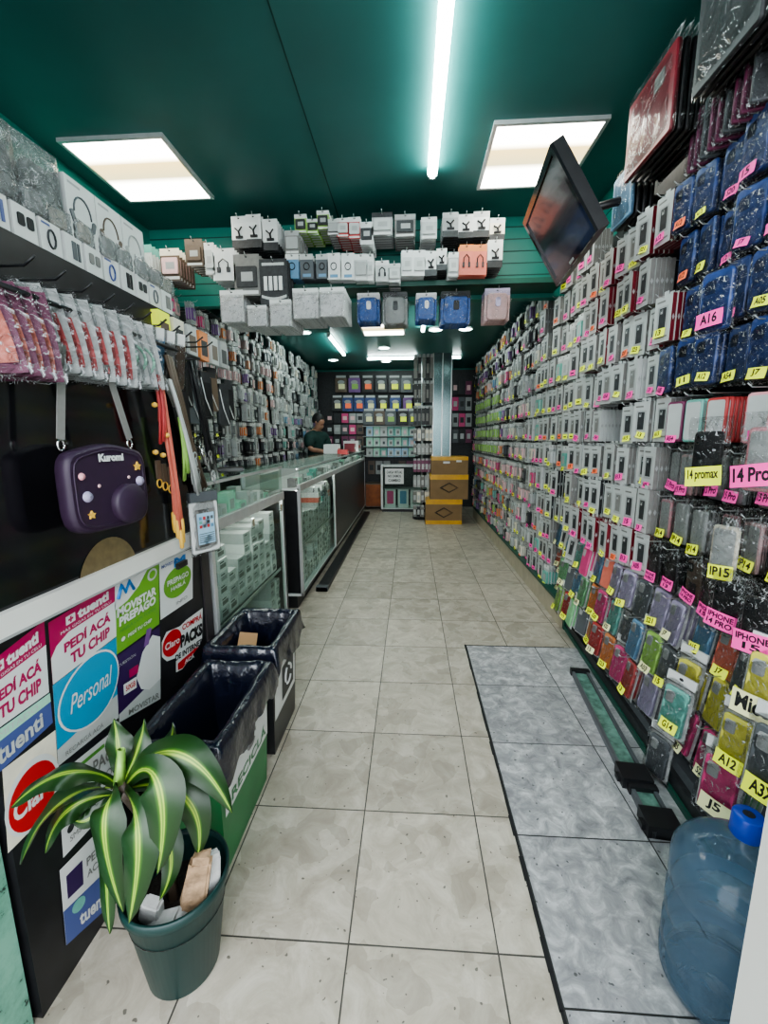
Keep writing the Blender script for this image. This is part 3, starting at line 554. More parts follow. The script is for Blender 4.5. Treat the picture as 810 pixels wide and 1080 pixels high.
m = MB(); m.box(-.85, -.5, 8.0, 8.35, .05, .5, 'brown'); m.box(-.84, -.51, 7.995, 8.0, .07, .48, mat('wood_orange', (.28, .08, .02), .5, var=.3, scale=8) and 'wood_orange'); m.build('wooden_box', label='reddish wooden box on the floor beyond the counter end', cat='box')

# spinner rack
t = empty('spinner_rack', (.19, 7.13, 0), label='tall wire spinner rack full of hanging packs before the glass pillar', cat='display rack')
m = MB(); m.tube([(0, 0, .03), (0, 0, 2.6)], .02, 'wire'); m.build('pole', t); m = MB(); m.lathe([(.001, .0), (.15, .0), (.15, .03), (.001, .03)], 'black', n=20); m.build('base', t)
m = MB()
for z in (2.6, 2.2, 1.85, 1.55, 1.2, .85): m.tube([(.15*math.cos(a*PI/8), .15*math.sin(a*PI/8), z) for a in range(17)], .006, 'wire')
m.build('ring', t)
for r_, (z, h, c) in enumerate(((2.27, .36, 'black'), (1.9, .33, 'dark'), (1.55, .3, 'dark'), (1.3, .2, 'cream'), (1.08, .18, 'lightgrey'), (.8, .22, 'plum'), (.55, .2, 'lightgrey'), (.3, .2, 'cream'), (.06, .2, 'dark'))):
    for i in range(5):
        mb = MB(); mb.rbox(.055, .02, h*.93, .01, c if i % 2 else R0.choice([c, c, 'grey_card']), seg=2); mb.box(-.022, .022, -.011, .011, h*.86, h, 'lightgrey'); mb.rect(-.018, .018, h*.2, h*.6, -.0105, 'pale' if r_ > 2 else 'grey_card')
        mb.build('hanging_pack', loc=(.075+i*.063, 6.96-.02*math.sin(i*PI/4), z), label=f"{'black' if r_ < 3 else 'shiny'} pack, {ordn(i+1)} across tier {CARD[r_+1]} of the spinner rack", cat='accessory pack')
# glass pillar
t = empty('mirror_pillar', (.5, 7.0, 0), label='square pillar faced with mirror glass strips behind the cartons', cat='pillar')
mat('mirror', (.12, .17, .17), .22, 1, var=.1, scale=3)
m = MB(); m.box(-.14, .14, 0, .28, 0, ZB, 'mirror'); m.build('mirror_face', t); m = MB()
for x in (-.145, .0, .14): m.box(x-.008, x+.008, -.01, .0, 0, ZB, 'alu')
m.build('edge_strip', t)

# white cabinet with notice
t = empty('display_cabinet', (-.1, 7.75, 0), label='low white display cabinet with paper notice and boxed phones behind glass', cat='cabinet')
m = MB(); m.box(-.44, .44, .02, .35, .05, .07, 'white'); m.box(-.44, .44, .0, .35, .83, .86, 'white'); m.box(-.44, -.4, 0, .35, 0.05, .83, 'white'); m.box(.4, .44, 0, .35, .05, .83, 'white'); m.box(-.4, .4, .33, .35, .07, .83, 'dark'); m.box(-.4, .4, .02, .33, .42, .43, 'lightgrey'); m.build('carcass', t)
m = MB(); m.box(-.42, .42, .02, .34, 0, .05, 'black'); m.build('plinth', t)
m = MB(); m.box(-.4, .4, .003, .006, .07, .83, 'glass'); m.build('glass_front', t)
m = MB(); m.box(-.36, -.02, -.006, -.003, .52, .8, 'paper'); m.text('CARGA VIRTUAL', -.33, -.05, .71, .76, -.007, 'ink'); m.text('NO DAMOS', -.31, -.07, .64, .69, -.007, 'ink'); m.text('CAMBIO', -.3, -.08, .56, .61, -.007, 'ink'); m.build('notice', t, label='white paper notice with dark lines of writing')
for i, (x, c, l) in enumerate(((-.27, 'hotpink', 'boxed phone with bright pink back inside the white cabinet'), (-.03, 'blue', 'boxed phone with blue back inside the white cabinet'), (.2, 'lightgrey', 'pale boxed phone inside the white cabinet beside the spinner rack'))):
    m = MB(); m.box(-.1, .1, 0, .05, 0, .34, 'white'); m.rbox(.12, .002, .24, .015, c, Tm(0, -.001, .07), seg=2); m.build('phone_box', loc=(x-.1, 7.8, .075), label=l, cat='box')
# cartons
def tape(nt, b): pass
mat('carton', (.24, .15, .07), .7, var=.1, scale=6); mat('tape', (.62, .33, .02), .3, var=.15, scale=8)
for i, (x0, x1, z0, z1, dz, lab) in enumerate(((.245, .81, 0, .4, 1, 'bottom cardboard carton of the stack, taped yellow, with printed diamond mark'), (.31, .895, .4, .785, 1, 'middle cardboard carton of the stack, taped yellow, with printed diamond mark'), (.325, .885, .785, 1.06, 0, 'top cardboard carton of the stack with shiny yellow tape over its lid'))):
    h = z1-z0; w = x1-x0; t = empty('cardboard_carton', ((x0+x1)/2, 6.62, z0), label=lab, cat='carton')
    m = MB(); m.box(-w/2, w/2, 0, .42, 0, h-.002, 'carton')
    if dz:
        for k in (1, .86):
            pts = [(-.14*k, -.002, h*.47), (0, -.002, h*(.47+.2*k)), (.14*k, -.002, h*.47), (0, -.002, h*(.47-.2*k)), (-.14*k, -.002, h*.47)]
            m.tube(pts, .004, 'ink', n=4)
    m.build('box_body', t)
    m = MB(); m.box(-w/2-.001, w/2+.001, -.0015, .421, h*.8, h-.001, 'tape')
    if i == 0: m.box(-w/2-.001, w/2+.001, -.0015, .421, 0.001, h*.16, 'tape')
    if i == 2: m.box(-.1, .0, -.003, 0, h*.62, h*.74, 'white'); m.box(.1, .18, -.003, 0, h*.7, h*.8, 'white')
    m.build('packing_tape', t)

# ------------------------------------------------------------------ television
t = empty('television', (.7434, 2.4631, 2.4234), label='black flat television tilted down over the aisle from its wall bracket', cat='television')
yaw, tl = .0873, .5338
u = Vector((math.sin(yaw), math.cos(yaw), 0)); n0 = Vector((-math.cos(yaw), math.sin(yaw), 0)); v = Vector((0, 0, math.cos(tl)))+n0*math.sin(tl); nn = u.cross(v)*-1
if nn.x > 0: nn = -nn
TT = Matrix((( -u.x, -nn.x, v.x, 0), (-u.y, -nn.y, v.y, 0), (-u.z, -nn.z, v.z, 0), (0, 0, 0, 1)))   # local x = -u, local -y = screen normal, z = v
m = MB(); m.box(-.35, .35, .0, .05, -.21, .21, 'black', TT); m.box(-.22, .22, .05, .085, -.15, .1, 'black', TT); m.build('casing', t)
m = MB()
for a in ((-.35, .35, .18, .21), (-.35, .35, -.21, -.175), (-.35, -.32, -.175, .18), (.32, .35, -.175, .18)): m.box(a[0], a[1], -.012, 0, a[2], a[3], 'black_gloss', TT)
m.box(-.035, .035, -.014, -.012, -.2, -.187, 'lightgrey', TT); m.build('bezel', t)
mat('screen', (.03, .03, .038), .22, var=.5, scale=3, coat=.6); m = MB(); m.box(-.32, .32, -.004, 0, -.175, .18, 'screen', TT); m.build('screen', t)
m = MB(); w0 = TT @ Vector((0, .085, 0)); m.tube([w0, w0+Vector((.25, 0, .06)), Vector((XR-.04-.7434, 0, .1))], .02, 'black'); m.box(-.1, .1, .085, .1, -.1, .1, 'black', TT); m.build('bracket', t)

# ------------------------------------------------------------------ large folders high on the long wall
def folder(loc, w, h, col, n, label, name='tablet_folder', rz=RZ, dd=.03, bag=True, tiltx=0):
    mb = MB(); mb.rbox(w, .02, h, .015, col, seg=3, ch=.004); mb.rbox(w*.2, .003, h*.18, .01, 'grey_card', Tm(w*.2, -.011, h*.68), seg=2)
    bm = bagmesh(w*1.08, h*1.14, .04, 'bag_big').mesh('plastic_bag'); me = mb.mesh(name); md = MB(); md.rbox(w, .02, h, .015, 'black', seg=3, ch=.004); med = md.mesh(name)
    for i in range(n):
        o = D.objects.new(name, me if i == 0 else med); COL.objects.link(o); o.location = Vector(loc)+Matrix.Rotation(rz, 3, 'Z') @ Vector((0, i*dd, 0)); o.rotation_euler = (tiltx, 0, rz)
        tag(o, label if i == 0 else 'black tablet folder stacked behind the '+label.split(' tablet')[0]+' one', 'tablet case', None if i == 0 else 'folders behind the '+label.split(' tablet')[0]+' one')
        if bag: b_ = D.objects.new('plastic_bag', bm); COL.objects.link(b_); b_.parent = o
folder((.99, 2.09, 2.50), .36, .31, 'maroon', 6, 'shiny maroon tablet folder in clear bag high by the ceiling')
D.materials['maroon'].node_tree.nodes['Principled BSDF'].inputs['Roughness'].default_value = .35
folder((1.06, 2.44, 2.41), .2, .24, 'blue', 4, 'bright blue tablet folder in clear bag behind the maroon one')
folder((.98, 1.62, 2.50), .3, .44, 'dark', 7, 'large dark tablet folder in clear bag at the top near the doorway')
folder((1.02, 1.34, 2.42), .26, .44, 'slate', 6, 'slate tablet folder in clear bag at the very top above the doorway end')
for i in range(9): single('b_plum' if i % 3 else 'b_slate', (1.1+.004*i, 1.58+.045*i, 2.37), RZ+1.25, f"{'plum' if i % 3 else 'slate'} book case seen edge on, {ordn(i+1)} under the big dark folders")

# ------------------------------------------------------------------ finalise packages
def realise():
    kinds = {}
    for it in PL: kinds.setdefault(PROTO[it[1]]['name'], []).append(it)
    for nm, lst in kinds.items():
        lst.sort(key=lambda a: a[0]); CAP = 300
        for dist, key, T, lab, grp, tg in lst[:CAP]:
            P_ = PROTO[key]; o = D.objects.new(nm, P_['me']); COL.objects.link(o); o.matrix_world = T; tag(o, lab, P_['cat'], grp)
            if P_['bag'] and (tg or dist < 2.6):
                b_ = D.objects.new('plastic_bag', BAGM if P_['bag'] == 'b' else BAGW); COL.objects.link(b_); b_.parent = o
            if tg:
                tm = mk_tag(*tg, tg[2]*.58) if len(tg) == 3 else None; q = D.objects.new('price_tag', tm.me); COL.objects.link(q); q.parent = o
                q.location = (R0.uniform(-.012, .012), -.013-(.006 if P_['bag'] else 0), R0.uniform(0, .022)); q.rotation_euler = (0, R0.uniform(-.2, .2), 0)
        rest = lst[CAP:]
        if rest:
            big = MB()
            for dist, key, T, lab, grp, tg in rest:
                p = PROTO[key]['mb']; o = len(big.v); big.v += [(T @ Vector(v_))[:] for v_ in p.v]
                for f, mi_, s_ in zip(p.f, p.m, p.sm): big.f.append([a+o for a in f]); big.m.append(big.mi(p.mats[mi_])); big.sm.append(s_)
                if tg:
                    c = 'tag_'+tg[0]; z0 = R0.uniform(.01, .03); big.rect(-.028, .028, z0, z0+.032, -PROTO[key]['d']/2-.006, c, T); big.rect(-.016, .016, z0+.01, z0+.018, -PROTO[key]['d']/2-.007, 'ink', T)
            ro = big.build(nm+'_rows', label=f"far rows of {nm.replace('_', ' ')}s hanging deep in the shop", cat='phone cases', kind='stuff')
    HK.sort(key=lambda a: a[0])
    for d_, T, pos in HK[:180]:
        o = D.objects.new('display_hook', HOOKM); COL.objects.link(o); o.matrix_world = T; tag(o, 'thin wire display hook holding a stack of phone cases', 'hook', 'wire hooks in the phone case rows')
    big = MB()
    for d_, T, pos in HK[180:]: big.tube([T @ Vector(q) for q in ((0, .2, 0), (0, -.02, 0), (0, -.035, .012))], .0022, 'wire', n=3)
    big.build('display_hook_rows', label='wire display hooks in the far rows of phone cases', cat='hooks', kind='stuff')
realise()

# ------------------------------------------------------------------ rack foot and window rails on the floor
t = empty('rack_base', (1.05, 2.0, 0), label='long black and green metal base under the phone case rack', cat='rack base')
def off(t): return lambda p: (p[0]-t.location.x, p[1]-t.location.y, p[2]-t.location.z)
def prism(mb, pts, z0, z1, m):
    n = len(pts); mb.add([(x, y, z0) for x, y in pts]+[(x, y, z1) for x, y in pts], [tuple(range(n))[::-1], tuple(range(n, 2*n))]+[(i, (i+1) % n, n+(i+1) % n, n+i) for i in range(n)], m)
m = MB(); prism(m, [(-.065, -.82), (.27, -.82), (.27, .92), (.055, .92)], .0, .075, 'dark'); prism(m, [(-.045, -.82), (.27, -.82), (.27, .92), (.075, .92)], .075, .115, 'slate'); m.build('beam', t)
m = MB(); prism(m, [(.04, .9), (.08, .9), (.08, .94), (.04, .94)], 0, .42, 'green_trim'); m.build('corner_post', t)
m = MB(); prism(m, [(-.075, -.8), (-.066, -.8), (.056, .92), (.046, .92)], .0, .03, 'green_trim'); m.build('edge_strip', t)
mat('green_glass', (.13, .24, .2), .25, var=.4, scale=30)
def rail(y0, y1, x0, x1, label):
    L_ = math.hypot(x1-x0, y1-y0); t = empty('floor_rail', ((x0+x1)/2, (y0+y1)/2, 0.004), -math.atan2(x1-x0, y1-y0), label=label, cat='rail')
    m = MB(); m.box(-.04, .04, -L_/2, L_/2, 0, .012, 'black'); m.box(-.045, -.032, -L_/2, L_/2, .0, .028, 'slate'); m.box(.032, .045, -L_/2, L_/2, .0, .028, 'slate'); m.build('channel', t)
    m = MB(); m.box(-.03, .03, -L_/2+.04, L_/2-.03, .012, .018, 'green_glass'); m.build('glass_strip', t)
    m = MB(); m.box(-.058, .052, -L_/2, -L_/2+.09, .0, .045, 'black'); m.box(-.07, -.058, -L_/2+.02, -L_/2+.05, .01, .03, 'black'); m.build('end_block', t); m = MB(); m.box(-.05, .05, L_/2-.03, L_/2, 0, .035, 'black'); m.build('end_block', t)
rail(1.49, 2.32, .885, .975, 'long black floor rail with green glass insert beside the rack base')
rail(1.28, 1.49, .868, .892, 'short black floor rail with green glass insert near the water jug')

# ------------------------------------------------------------------ water jug and white cabinet
t = empty('water_jug', (.778, .89, 0), label='large translucent blue water jug with blue cap standing on the floor', cat='water jug')
prof = [(.001, .012), (.09, .008), (.125, .002), (.134, .02), (.136, .06), (.127, .072), (.136, .09), (.136, .145), (.126, .162), (.126, .172), (.136, .19), (.136, .245), (.126, .262), (.126, .272), (.136, .29), (.136, .34), (.134, .365), (.122, .392), (.095, .42), (.06, .442), (.032, .455), (.027, .47), (.027, .50)]
prof = [(r_, z_*.93) for r_, z_ in prof]; m = MB(); m.lathe(prof, 'jug', n=48); m.build('bottle', t)
m = MB(); m.lathe([(.001, .495), (.028, .495), (.031, .49), (.032, .444), (.029, .44)], 'cap_blue' if mat('cap_blue', (.01, .05, .45), .35) else '', n=28); m.lathe([(.001, .4955), (.012, .4955)], 'ink', n=14); m.build('cap', t)
t = empty('white_cabinet', (.83, .22, 0), label='white metal cabinet with round lock at the doorway in front of the jug', cat='cabinet')
mat('white_metal', (.74, .73, .69), .4, var=.03, scale=4)
m = MB(); m.box(-.278, .3, -.35, .384, 0, .83, 'white_metal'); m.build('carcass', t)
m = MB(); m.tube([Vector((-.281, .29, .53+.0)), Vector((-.281, .05, .53))], .0012, 'ink', n=4); m.build('door_seam', t)
m = MB(); m.lathe([(.026, 0), (.026, .006), (.02, .01), (.018, .006), (.001, .006)], 'chrome', Tm(-.278, .245, .50, ry=-PI/2), n=24); m.build('lock', t)

# ------------------------------------------------------------------ glass counters
def quadframe(mb, y0, y1, z0, z1, x, w, m_, th=.015):
    for a in ((y0, y1, z0, z0+w), (y0, y1, z1-w, z1), (y0, y0+w, z0+w, z1-w), (y1-w, y1, z0+w, z1-w)): mb.box(x-th, x+.004, a[0], a[1], a[2], a[3], m_)
mat('led', (1, .98, .94), emit=10)  # glow material for light added inside the counters
def counter(y0, y1, top, band, label, glass_to=None, depth=.45, x=-.85):
    t = empty('glass_counter', (x-depth/2, (y0+y1)/2, 0), label=label, cat='counter'); gt = glass_to or y1
    lx, ly = -t.location.x, -t.location.y; X = lambda v: v+lx; Y = lambda v: v+ly
    f = MB()
    for yy in (y0, y1-.025): f.box(X(x-depth), X(x-depth+.02), Y(yy), Y(yy+.025), 0, top, 'alu')
    f.box(X(x-depth), X(x), Y(y0), Y(y1), band-.045, band-.03, 'white'); f.box(X(x-depth), X(x), Y(y0), Y(y1), .1, .12, 'white')
    f.box(X(x-.02), X(x+.006), Y(y0), Y(y1), band-.05, band, 'alu'); f.box(X(x-.014), X(x+.002), Y(y0), Y(y1), top-.018, top-.004, 'alu')
    for yy in (y0, gt-.03, y1-.025): f.box(X(x-.02), X(x+.002), Y(yy), Y(yy+.025), .1, band-.05, 'alu')
    f.box(X(x-.02), X(x), Y(y0), Y(gt), .1, .13, 'alu'); f.build('frame', t)
    b = MB(); b.box(X(x-depth-.01), X(x-depth), Y(y0), Y(y1), .1, top-.02, 'lightgrey'); b.box(X(x-depth), X(x-.05), Y(y0), Y(y1), 0, .1, 'black'); b.box(X(x-depth), X(x-.02), Y(y1-.025), Y(y1-.012), .1, band-.05, 'black'); b.box(X(x-depth), X(x-.02), Y(y0+.01), Y(y0+.02), .1, band-.05, 'black'); b.build('carcass', t)
    g = MB(); g.box(X(x-depth-.01), X(x+.004), Y(y0), Y(y1), top-.004, top+.004, 'glass'); g.build('glass_top', t)
    g = MB(); g.box(X(x-.006), X(x-.002), Y(y0+.01), Y(y1-.01), band, top-.018, 'glass'); g.build('glass_band', t)
    e = MB(); e.box(X(x-.045), X(x-.03), Y(y0+.04), Y(gt-.05), band-.062, band-.052, 'led'); e.box(X(x-.03), X(x-.02), Y(y0+.04), Y(y1-.05), top-.016, top-.010, 'led'); e.build('led_strip', t)  # emissive strips added to brighten the boxes behind the glass
    nd = max(1, round((gt-y0)/.55))
    for i in range(nd):
        a, c = y0+.026+(gt-.03-y0-.026)*i/nd, y0+.026+(gt-.03-y0-.026)*(i+1)/nd
        g = MB(); g.box(X(x-.01), X(x-.006), Y(a), Y(c-.004), .132, band-.052, 'glass'); gd = g.build('glass_door', t); hl = MB(); hl.box(X(x-.006), X(x+.004), Y(c-.05), Y(c-.02), band-.12, band-.075, 'chrome'); hl.build('door_lock', gd)
    s = MB(); s.box(X(x-depth), X(x-.03), Y(y0+.02), Y(gt-.03), .47, .478, 'glass'); s.box(X(x-.034), X(x-.03), Y(y0+.02), Y(gt-.03), .465, .483, 'alu'); s.build('shelf', t)
    if gt < y1: s = MB(); s.box(X(x-.022), X(x-.001), Y(gt-.004), Y(y1-.025), .1, band-.05, 'laminate'); s.build('side_panel', t)
    return t
counter(1.72, 2.78, 1.175, 1.0, 'first glass counter from the doorway, white boxes inside and stickered case beside it')
counter(3.2, 7.9, 1.13, 1.0, 'long second glass counter with dark front panels reaching the back', glass_to=4.75)
# recessed link between the two counters
t = empty('link_counter', (-1.2, 2.99, 0), label='recessed short glass counter over a black opening between the two glass counters', cat='counter')
m = MB(); m.box(-.15, .2, -.2, .2, .93, .95, 'wood_orange'); m.box(.185, .2, -.2, .2, .95, .97, 'alu'); m.box(.185, .2, -.2, .2, 1.11, 1.125, 'alu'); m.build('frame', t)
m = MB(); m.box(.19, .196, -.2, .2, .97, 1.11, 'glass'); m.box(-.15, .2, -.2, .2, 1.125, 1.131, 'glass'); m.build('glass_case', t); m = MB(); m.box(-.15, -.1, -.2, .2, 0, .93, 'black'); m.build('back_panel', t)
# boxes inside the counters
k = 0
def wbox(x, y, z, w, d, h, cnt, lab, c='white', name='accessory_box', extra=None):
    mb = MB(); mb.box(-d/2, d/2, -w/2, w/2, 0, h, c); e = extra or R0.choice(['lightgrey', 'grey_card', 'pale'])
    T = Tm(rz=PI/2); mb.rect(-w*.35, w*.3, h*.25, h*.6, -d/2-.0006, e, T); mb.rect(-w*.35, w*.1, h*.7, h*.8, -d/2-.0006, 'dark', T)
    mb.build(name, loc=(x, y, z), label=lab, cat='box')
for ci, (ya, yb, cn) in enumerate(((1.78, 2.7, 'first counter'), (3.26, 4.68, 'second counter'))):
    for si, (z0, zt) in enumerate(((.121, .45), (.479, .9))):
        y = ya; col_ = 0
        while y < yb:
            w_ = R0.uniform(.085, .11); z = z0; lv = 0; col_ += 1; hh = R0.uniform(.045, .07); d_ = R0.uniform(.2, .28)
            mx_ = zt if R0.random() < .7 else zt-.15
            while z+hh < mx_ and lv < 9:
                lv += 1
                wbox(-.9-d_/2+R0.uniform(-.006, .003), y+w_/2, z, w_-.004, d_, hh, 0, f"white accessory box, layer {CARD[lv]}, {ordn(col_)} pile, {['lower', 'upper'][si]} shelf, {cn}" if 1 else '', R0.choice(['white', 'white', 'pale', 'paper']) if ci == 0 or si == 0 else R0.choice(['white', 'teal', 'mint', 'pale', 'coral', 'slate']) if z > .7 else 'pale'); z += hh+.001
            y += w_+.004
# things in the display bands
def band_items(ya, yb, z, zt, cols, cn, xs=(-.95, -1.1)):
    i = 0
    for xi, x in enumerate(xs):
        y = ya
        while y < yb:
            i += 1; w_ = R0.uniform(.05, .1); h_ = R0.uniform(.03, zt-z-.02)
            mb = MB(); mb.box(-.03, .03, -w_/2, w_/2, 0, h_, R0.choice(cols)); mb.rect(-w_*.3, w_*.3, h_*.2, h_*.7, -.031, 'lightgrey', Tm(rz=PI/2)); y0_ = y+w_/2
            mb.build('small_box', loc=(x, y0_, z), label=f"small pale gadget box, {ordn(int(i))} inside the glass top of the {cn}", cat='box'); y += w_+R0.uniform(.01, .05)
band_items(1.78, 2.72, .972, 1.14, ['pale', 'lightgrey', 'white', 'mint', 'pale'], 'first counter')
band_items(3.26, 7.8, .972, 1.09, ['teal', 'pale', 'lightgrey', 'grey_card', 'white', 'slate', 'mint'], 'second counter', xs=(-.93,))
# on the counters
m = MB(); m.box(-.12, .12, -.18, .18, 0, .006, 'black', Tm(rx=.0)); m.box(-.12, .12, -.18, -.17, 0, .02, 'black'); m.box(-.12, -.11, -.18, .18, 0, .03, 'black'); m.build('tray', loc=(-1.05, 2.3, 1.18), rz=.4, label='flat black tray lying on the first glass counter', cat='tray')
m = MB(); m.box(-.09, .09, -.13, .13, .0, .012, 'black_gloss', Tm(0, 0, .02, ry=-.3)); m.build('tablet', loc=(-1.0, 2.0, 1.195), rz=.3, label='black tablet leaning on the first glass counter', cat='tablet')
for i, (x, y, w_, d_, h_, c, l) in enumerate(((-1.0, 7.45, .3, .25, .1, 'white', 'white open carton on the far end of the long counter'), (-1.12, 6.1, .25, .2, .13, 'white', 'white box with red stripe standing on the long counter'), (-.98, 7.2, .3, .25, .17, 'white', 'tall white box at the back end of the long counter'), (-.93, 5.9, .16, .14, .06, 'red', 'small red box on the long counter'), (-.98, 6.95, .2, .16, .13, 'maroon', 'maroon box on the long counter'))):
    m = MB(); m.box(-d_/2, d_/2, -w_/2, w_/2, 0, h_, c); m.rect(-w_*.4, w_*.4, h_*.3, h_*.6, -d_/2-.001, 'red' if c == 'white' else 'white', Tm(rz=PI/2)); m.build('counter_box', loc=(x, y, 1.135), label=l, cat='box')
m = MB(); m.box(-.05, .05, -2.0, 2.0, 0, .035, 'black'); m.box(-.052, .052, -2.0, -1.94, 0, .045, 'slate'); m.build('cable_duct', loc=(-.785, 5.58, 0), label='long black cable duct on the floor along the long counter', cat='cable duct')

# ------------------------------------------------------------------ stickered case
t = empty('display_case', (-1.1, 1.15, 0), label='black display case covered in phone company stickers with white rail', cat='display case'); CASE = t
def wc(mb, name, par=CASE, **k): o = mb.build(name, par, **k); o.location = -Vector(par.location); return o
m = MB(); m.box(-1.35, -.862, .735, 1.70, 0, .95, 'black'); m.box(-1.35, -.885, .735, 1.70, .95, 1.68, 'black'); m.box(-.885, -.855, 1.64, 1.70, .0, 1.2, 'laminate'); wc(m, 'carcass')
m = MB(); m.box(-.885, -.862, .74, 1.6, .98, 1.62, 'black_gloss'); wc(m, 'glass_pane')
m = MB(); m.box(-.868, -.845, .735, 1.62, .936, .992, 'white_metal'); m.box(-.846, -.843, .735, 1.62, .936, .942, 'lightgrey'); wc(m, 'rail')
m = MB(); c0 = onX(118, 610, -.86); m.disc(0, 0, .12, .12, 0, 'cork' if mat('cork', (.16, .12, .06), .6, var=.2) else '', Matrix.Translation((-.8605, c0.y, c0.z)) @ Matrix.Rotation(PI/2, 4, 'Z'), n=40); wc(m, 'round_sticker', label='round olive brown disc showing above the white rail')
class Stk:
    """flat sticker on the plane x = -.861; corners given anticlockwise from top left; drawn in 0..1 coordinates"""
    n = 0
    def __init__(s, tl, tr, br, bl):
        Stk.n += 1; s.base = -.8612+.0004*(Stk.n % 4); s.c = [onX(*p, -.862) for p in (tl, tr, br, bl)]; s.mb = MB()
    def P(s, u, v, l=0):
        a = s.c[3].lerp(s.c[2], u); b = s.c[0].lerp(s.c[1], u); q = a.lerp(b, v); return (s.base+l*.0006, q.y, q.z)
    def poly(s, pts, m, l=0): s.mb.add([s.P(u, v, l) for u, v in pts], [tuple(range(len(pts)))], m); return s
    def rect(s, u0, u1, v0, v1, m, l=0): return s.poly([(u0, v0), (u1, v0), (u1, v1), (u0, v1)], m, l)
    def ell(s, u, v, a, b, m, l=1, n=32): return s.poly([(u+a*math.cos(2*PI*i/n), v+b*math.sin(2*PI*i/n)) for i in range(n)], m, l)
    def text(s, t, u0, u1, v0, v1, m, l=2, bold=.03, shear=0):
        vs, fs = text_geo(t, bold); s.mb.add([s.P(u0+(u1-u0)*a+shear*b, v0+(v1-v0)*b, l) for a, b in vs], fs, m); return s
    def done(s, label): return wc(s.mb, 'sticker', label=label)
mat('magenta', (.38, .008, .09), .35); mat('mgreen', (.14, .36, .03), .35); mat('mblue', (.02, .2, .55), .35); mat('pblue', (.01, .28, .48), .35); mat('dpurple', (.035, .012, .08), .35); mat('claro', (.5, .01, .015), .35); mat('tblue', (.07, .1, .28), .4); mat('dgreen', (.1, .3, .05), .4)
def tuenti(s, left=0):
    s.rect(0, 1, 0, 1, 'magenta'); s.poly([(0, .0), (1, 0), (1, .66), (.25, .66), (.08, .56), (0, .42)], 'white', 1)
    s.rect(.22, .35, .78, .92, 'white', 1).text('+', .25, .32, .8, .9, 'magenta', 2, .06); s.text('tuenti', .38, .88, .77, .93, 'white', 2, .05); s.text('MÁS GIGAS EN TU CELU', .14, .92, .69, .745, 'white', 2, .0)
    s.text('PEDÍ ACÁ', .17, .9, .36, .56, 'magenta', 2, .045); s.text('TU CHIP', .25, .88, .1, .29, 'magenta', 2, .045); return s
tuenti(Stk((-25, 710), (46, 654), (51, 730), (-22, 782))).done('white and magenta sticker reading PEDÍ ACÁ TU CHIP beside the green door post')
tuenti(Stk((50, 657), (120.4, 615), (122, 671), (55, 722))).done('white and magenta sticker reading PEDÍ ACÁ TU CHIP beside the green one')
s = Stk((-25, 786), (51.5, 731), (55, 762), (-20, 832)); s.rect(0, 1, 0, 1, 'tblue').rect(0, 1, .72, 1, 'mint', 1).text('ILIMITADO', .1, .8, .78, .94, 'pale', 2, 0).text('tuenti', .2, .85, .15, .6, 'pale', 2, .03); s.done('dark blue strip sticker reading tuenti')
s = Stk((2, 812), (58, 770), (63, 845), (8, 900)); s.rect(0, 1, 0, 1, 'cream').ell(.5, .42, .52, .44, 'white', 1).ell(.5, .40, .46, .38, 'claro', 2).text('Claro', .12, .92, .26, .52, 'white', 3, .03); s.done('round red Claro sticker on a cream card')
s = Stk((55, 723), (122, 672), (124.6, 757), (61, 808)); s.rect(0, 1, 0, 1, 'pale').poly([(0, .2), (1, .3), (1, 1), (0, 1)], 'pblue', 1).ell(.53, .6, .5, .42, 'white', 2).ell(.53, .6, .475, .395, 'pblue', 3).text('Personal', .2, .85, .5, .72, 'white', 4, .0, .04).text('RECARGÁ ACÁ', .1, .7, .05, .12, 'grey_card', 4, .0); s.done('blue oval sticker reading Personal on pale card')
s = Stk((120.4, 615), (167, 591), (167.6, 658), (120.6, 692)); s.rect(0, 1, 0, 1, 'mgreen').poly([(0, .62), (0, 1), (.75, 1), (.5, .78), (.25, .66)], 'white', 1)
s.mb.tube([s.P(u_, v_, 3) for u_, v_ in ((.05, .76), (.12, .93), (.2, .8), (.28, .93), (.38, .78))], .006, 'mblue'); s.text('MOVISTAR', .04, .92, .5, .63, 'white', 2, .05).text('PREPAGO', .08, .9, .36, .49, 'white', 2, .05).text('HABLÁ CON TODOS', .1, .9, .27, .33, 'dgreen', 2, .02).ell(.82, .84, .12, .09, 'pale', 2).ell(.82, .84, .08, .06, 'mgreen', 3).ell(.16, .16, .04, .03, 'white', 2).text('PEDÍ TU CHIP', .26, .8, .13, .19, 'white', 2, .02); s.done('green Movistar Prepago sticker with blue M logo')
s = Stk((121, 693), (168, 660), (168.6, 737), (125, 762)); s.rect(0, 1, 0, 1, 'dpurple').poly([(0, 0), (1, 0), (1, .35), (0, .12)], 'pale', 1).poly([(1, .28), (1, .85), (.8, .95), (.55, .8), (.4, .5), (.5, .3), (.7, .22)], 'white', 2).text('CUESTIÓN', .03, .4, .82, .87, 'pale', 2, 0).rect(.12, .4, .36, .52, 'white', 2).text('50GB', .16, .37, .4, .48, 'claro', 3, .02).rect(.25, .45, .56, .68, 'magenta', 2).text('MOVISTAR', .2, .95, .03, .11, 'grey_card', 3, .02).poly([(.58, .86), (.7, .86), (.78, 1.06), (.66, 1.08)], 'purple', 3); s.done('purple and white torn sticker below the green Movistar one')
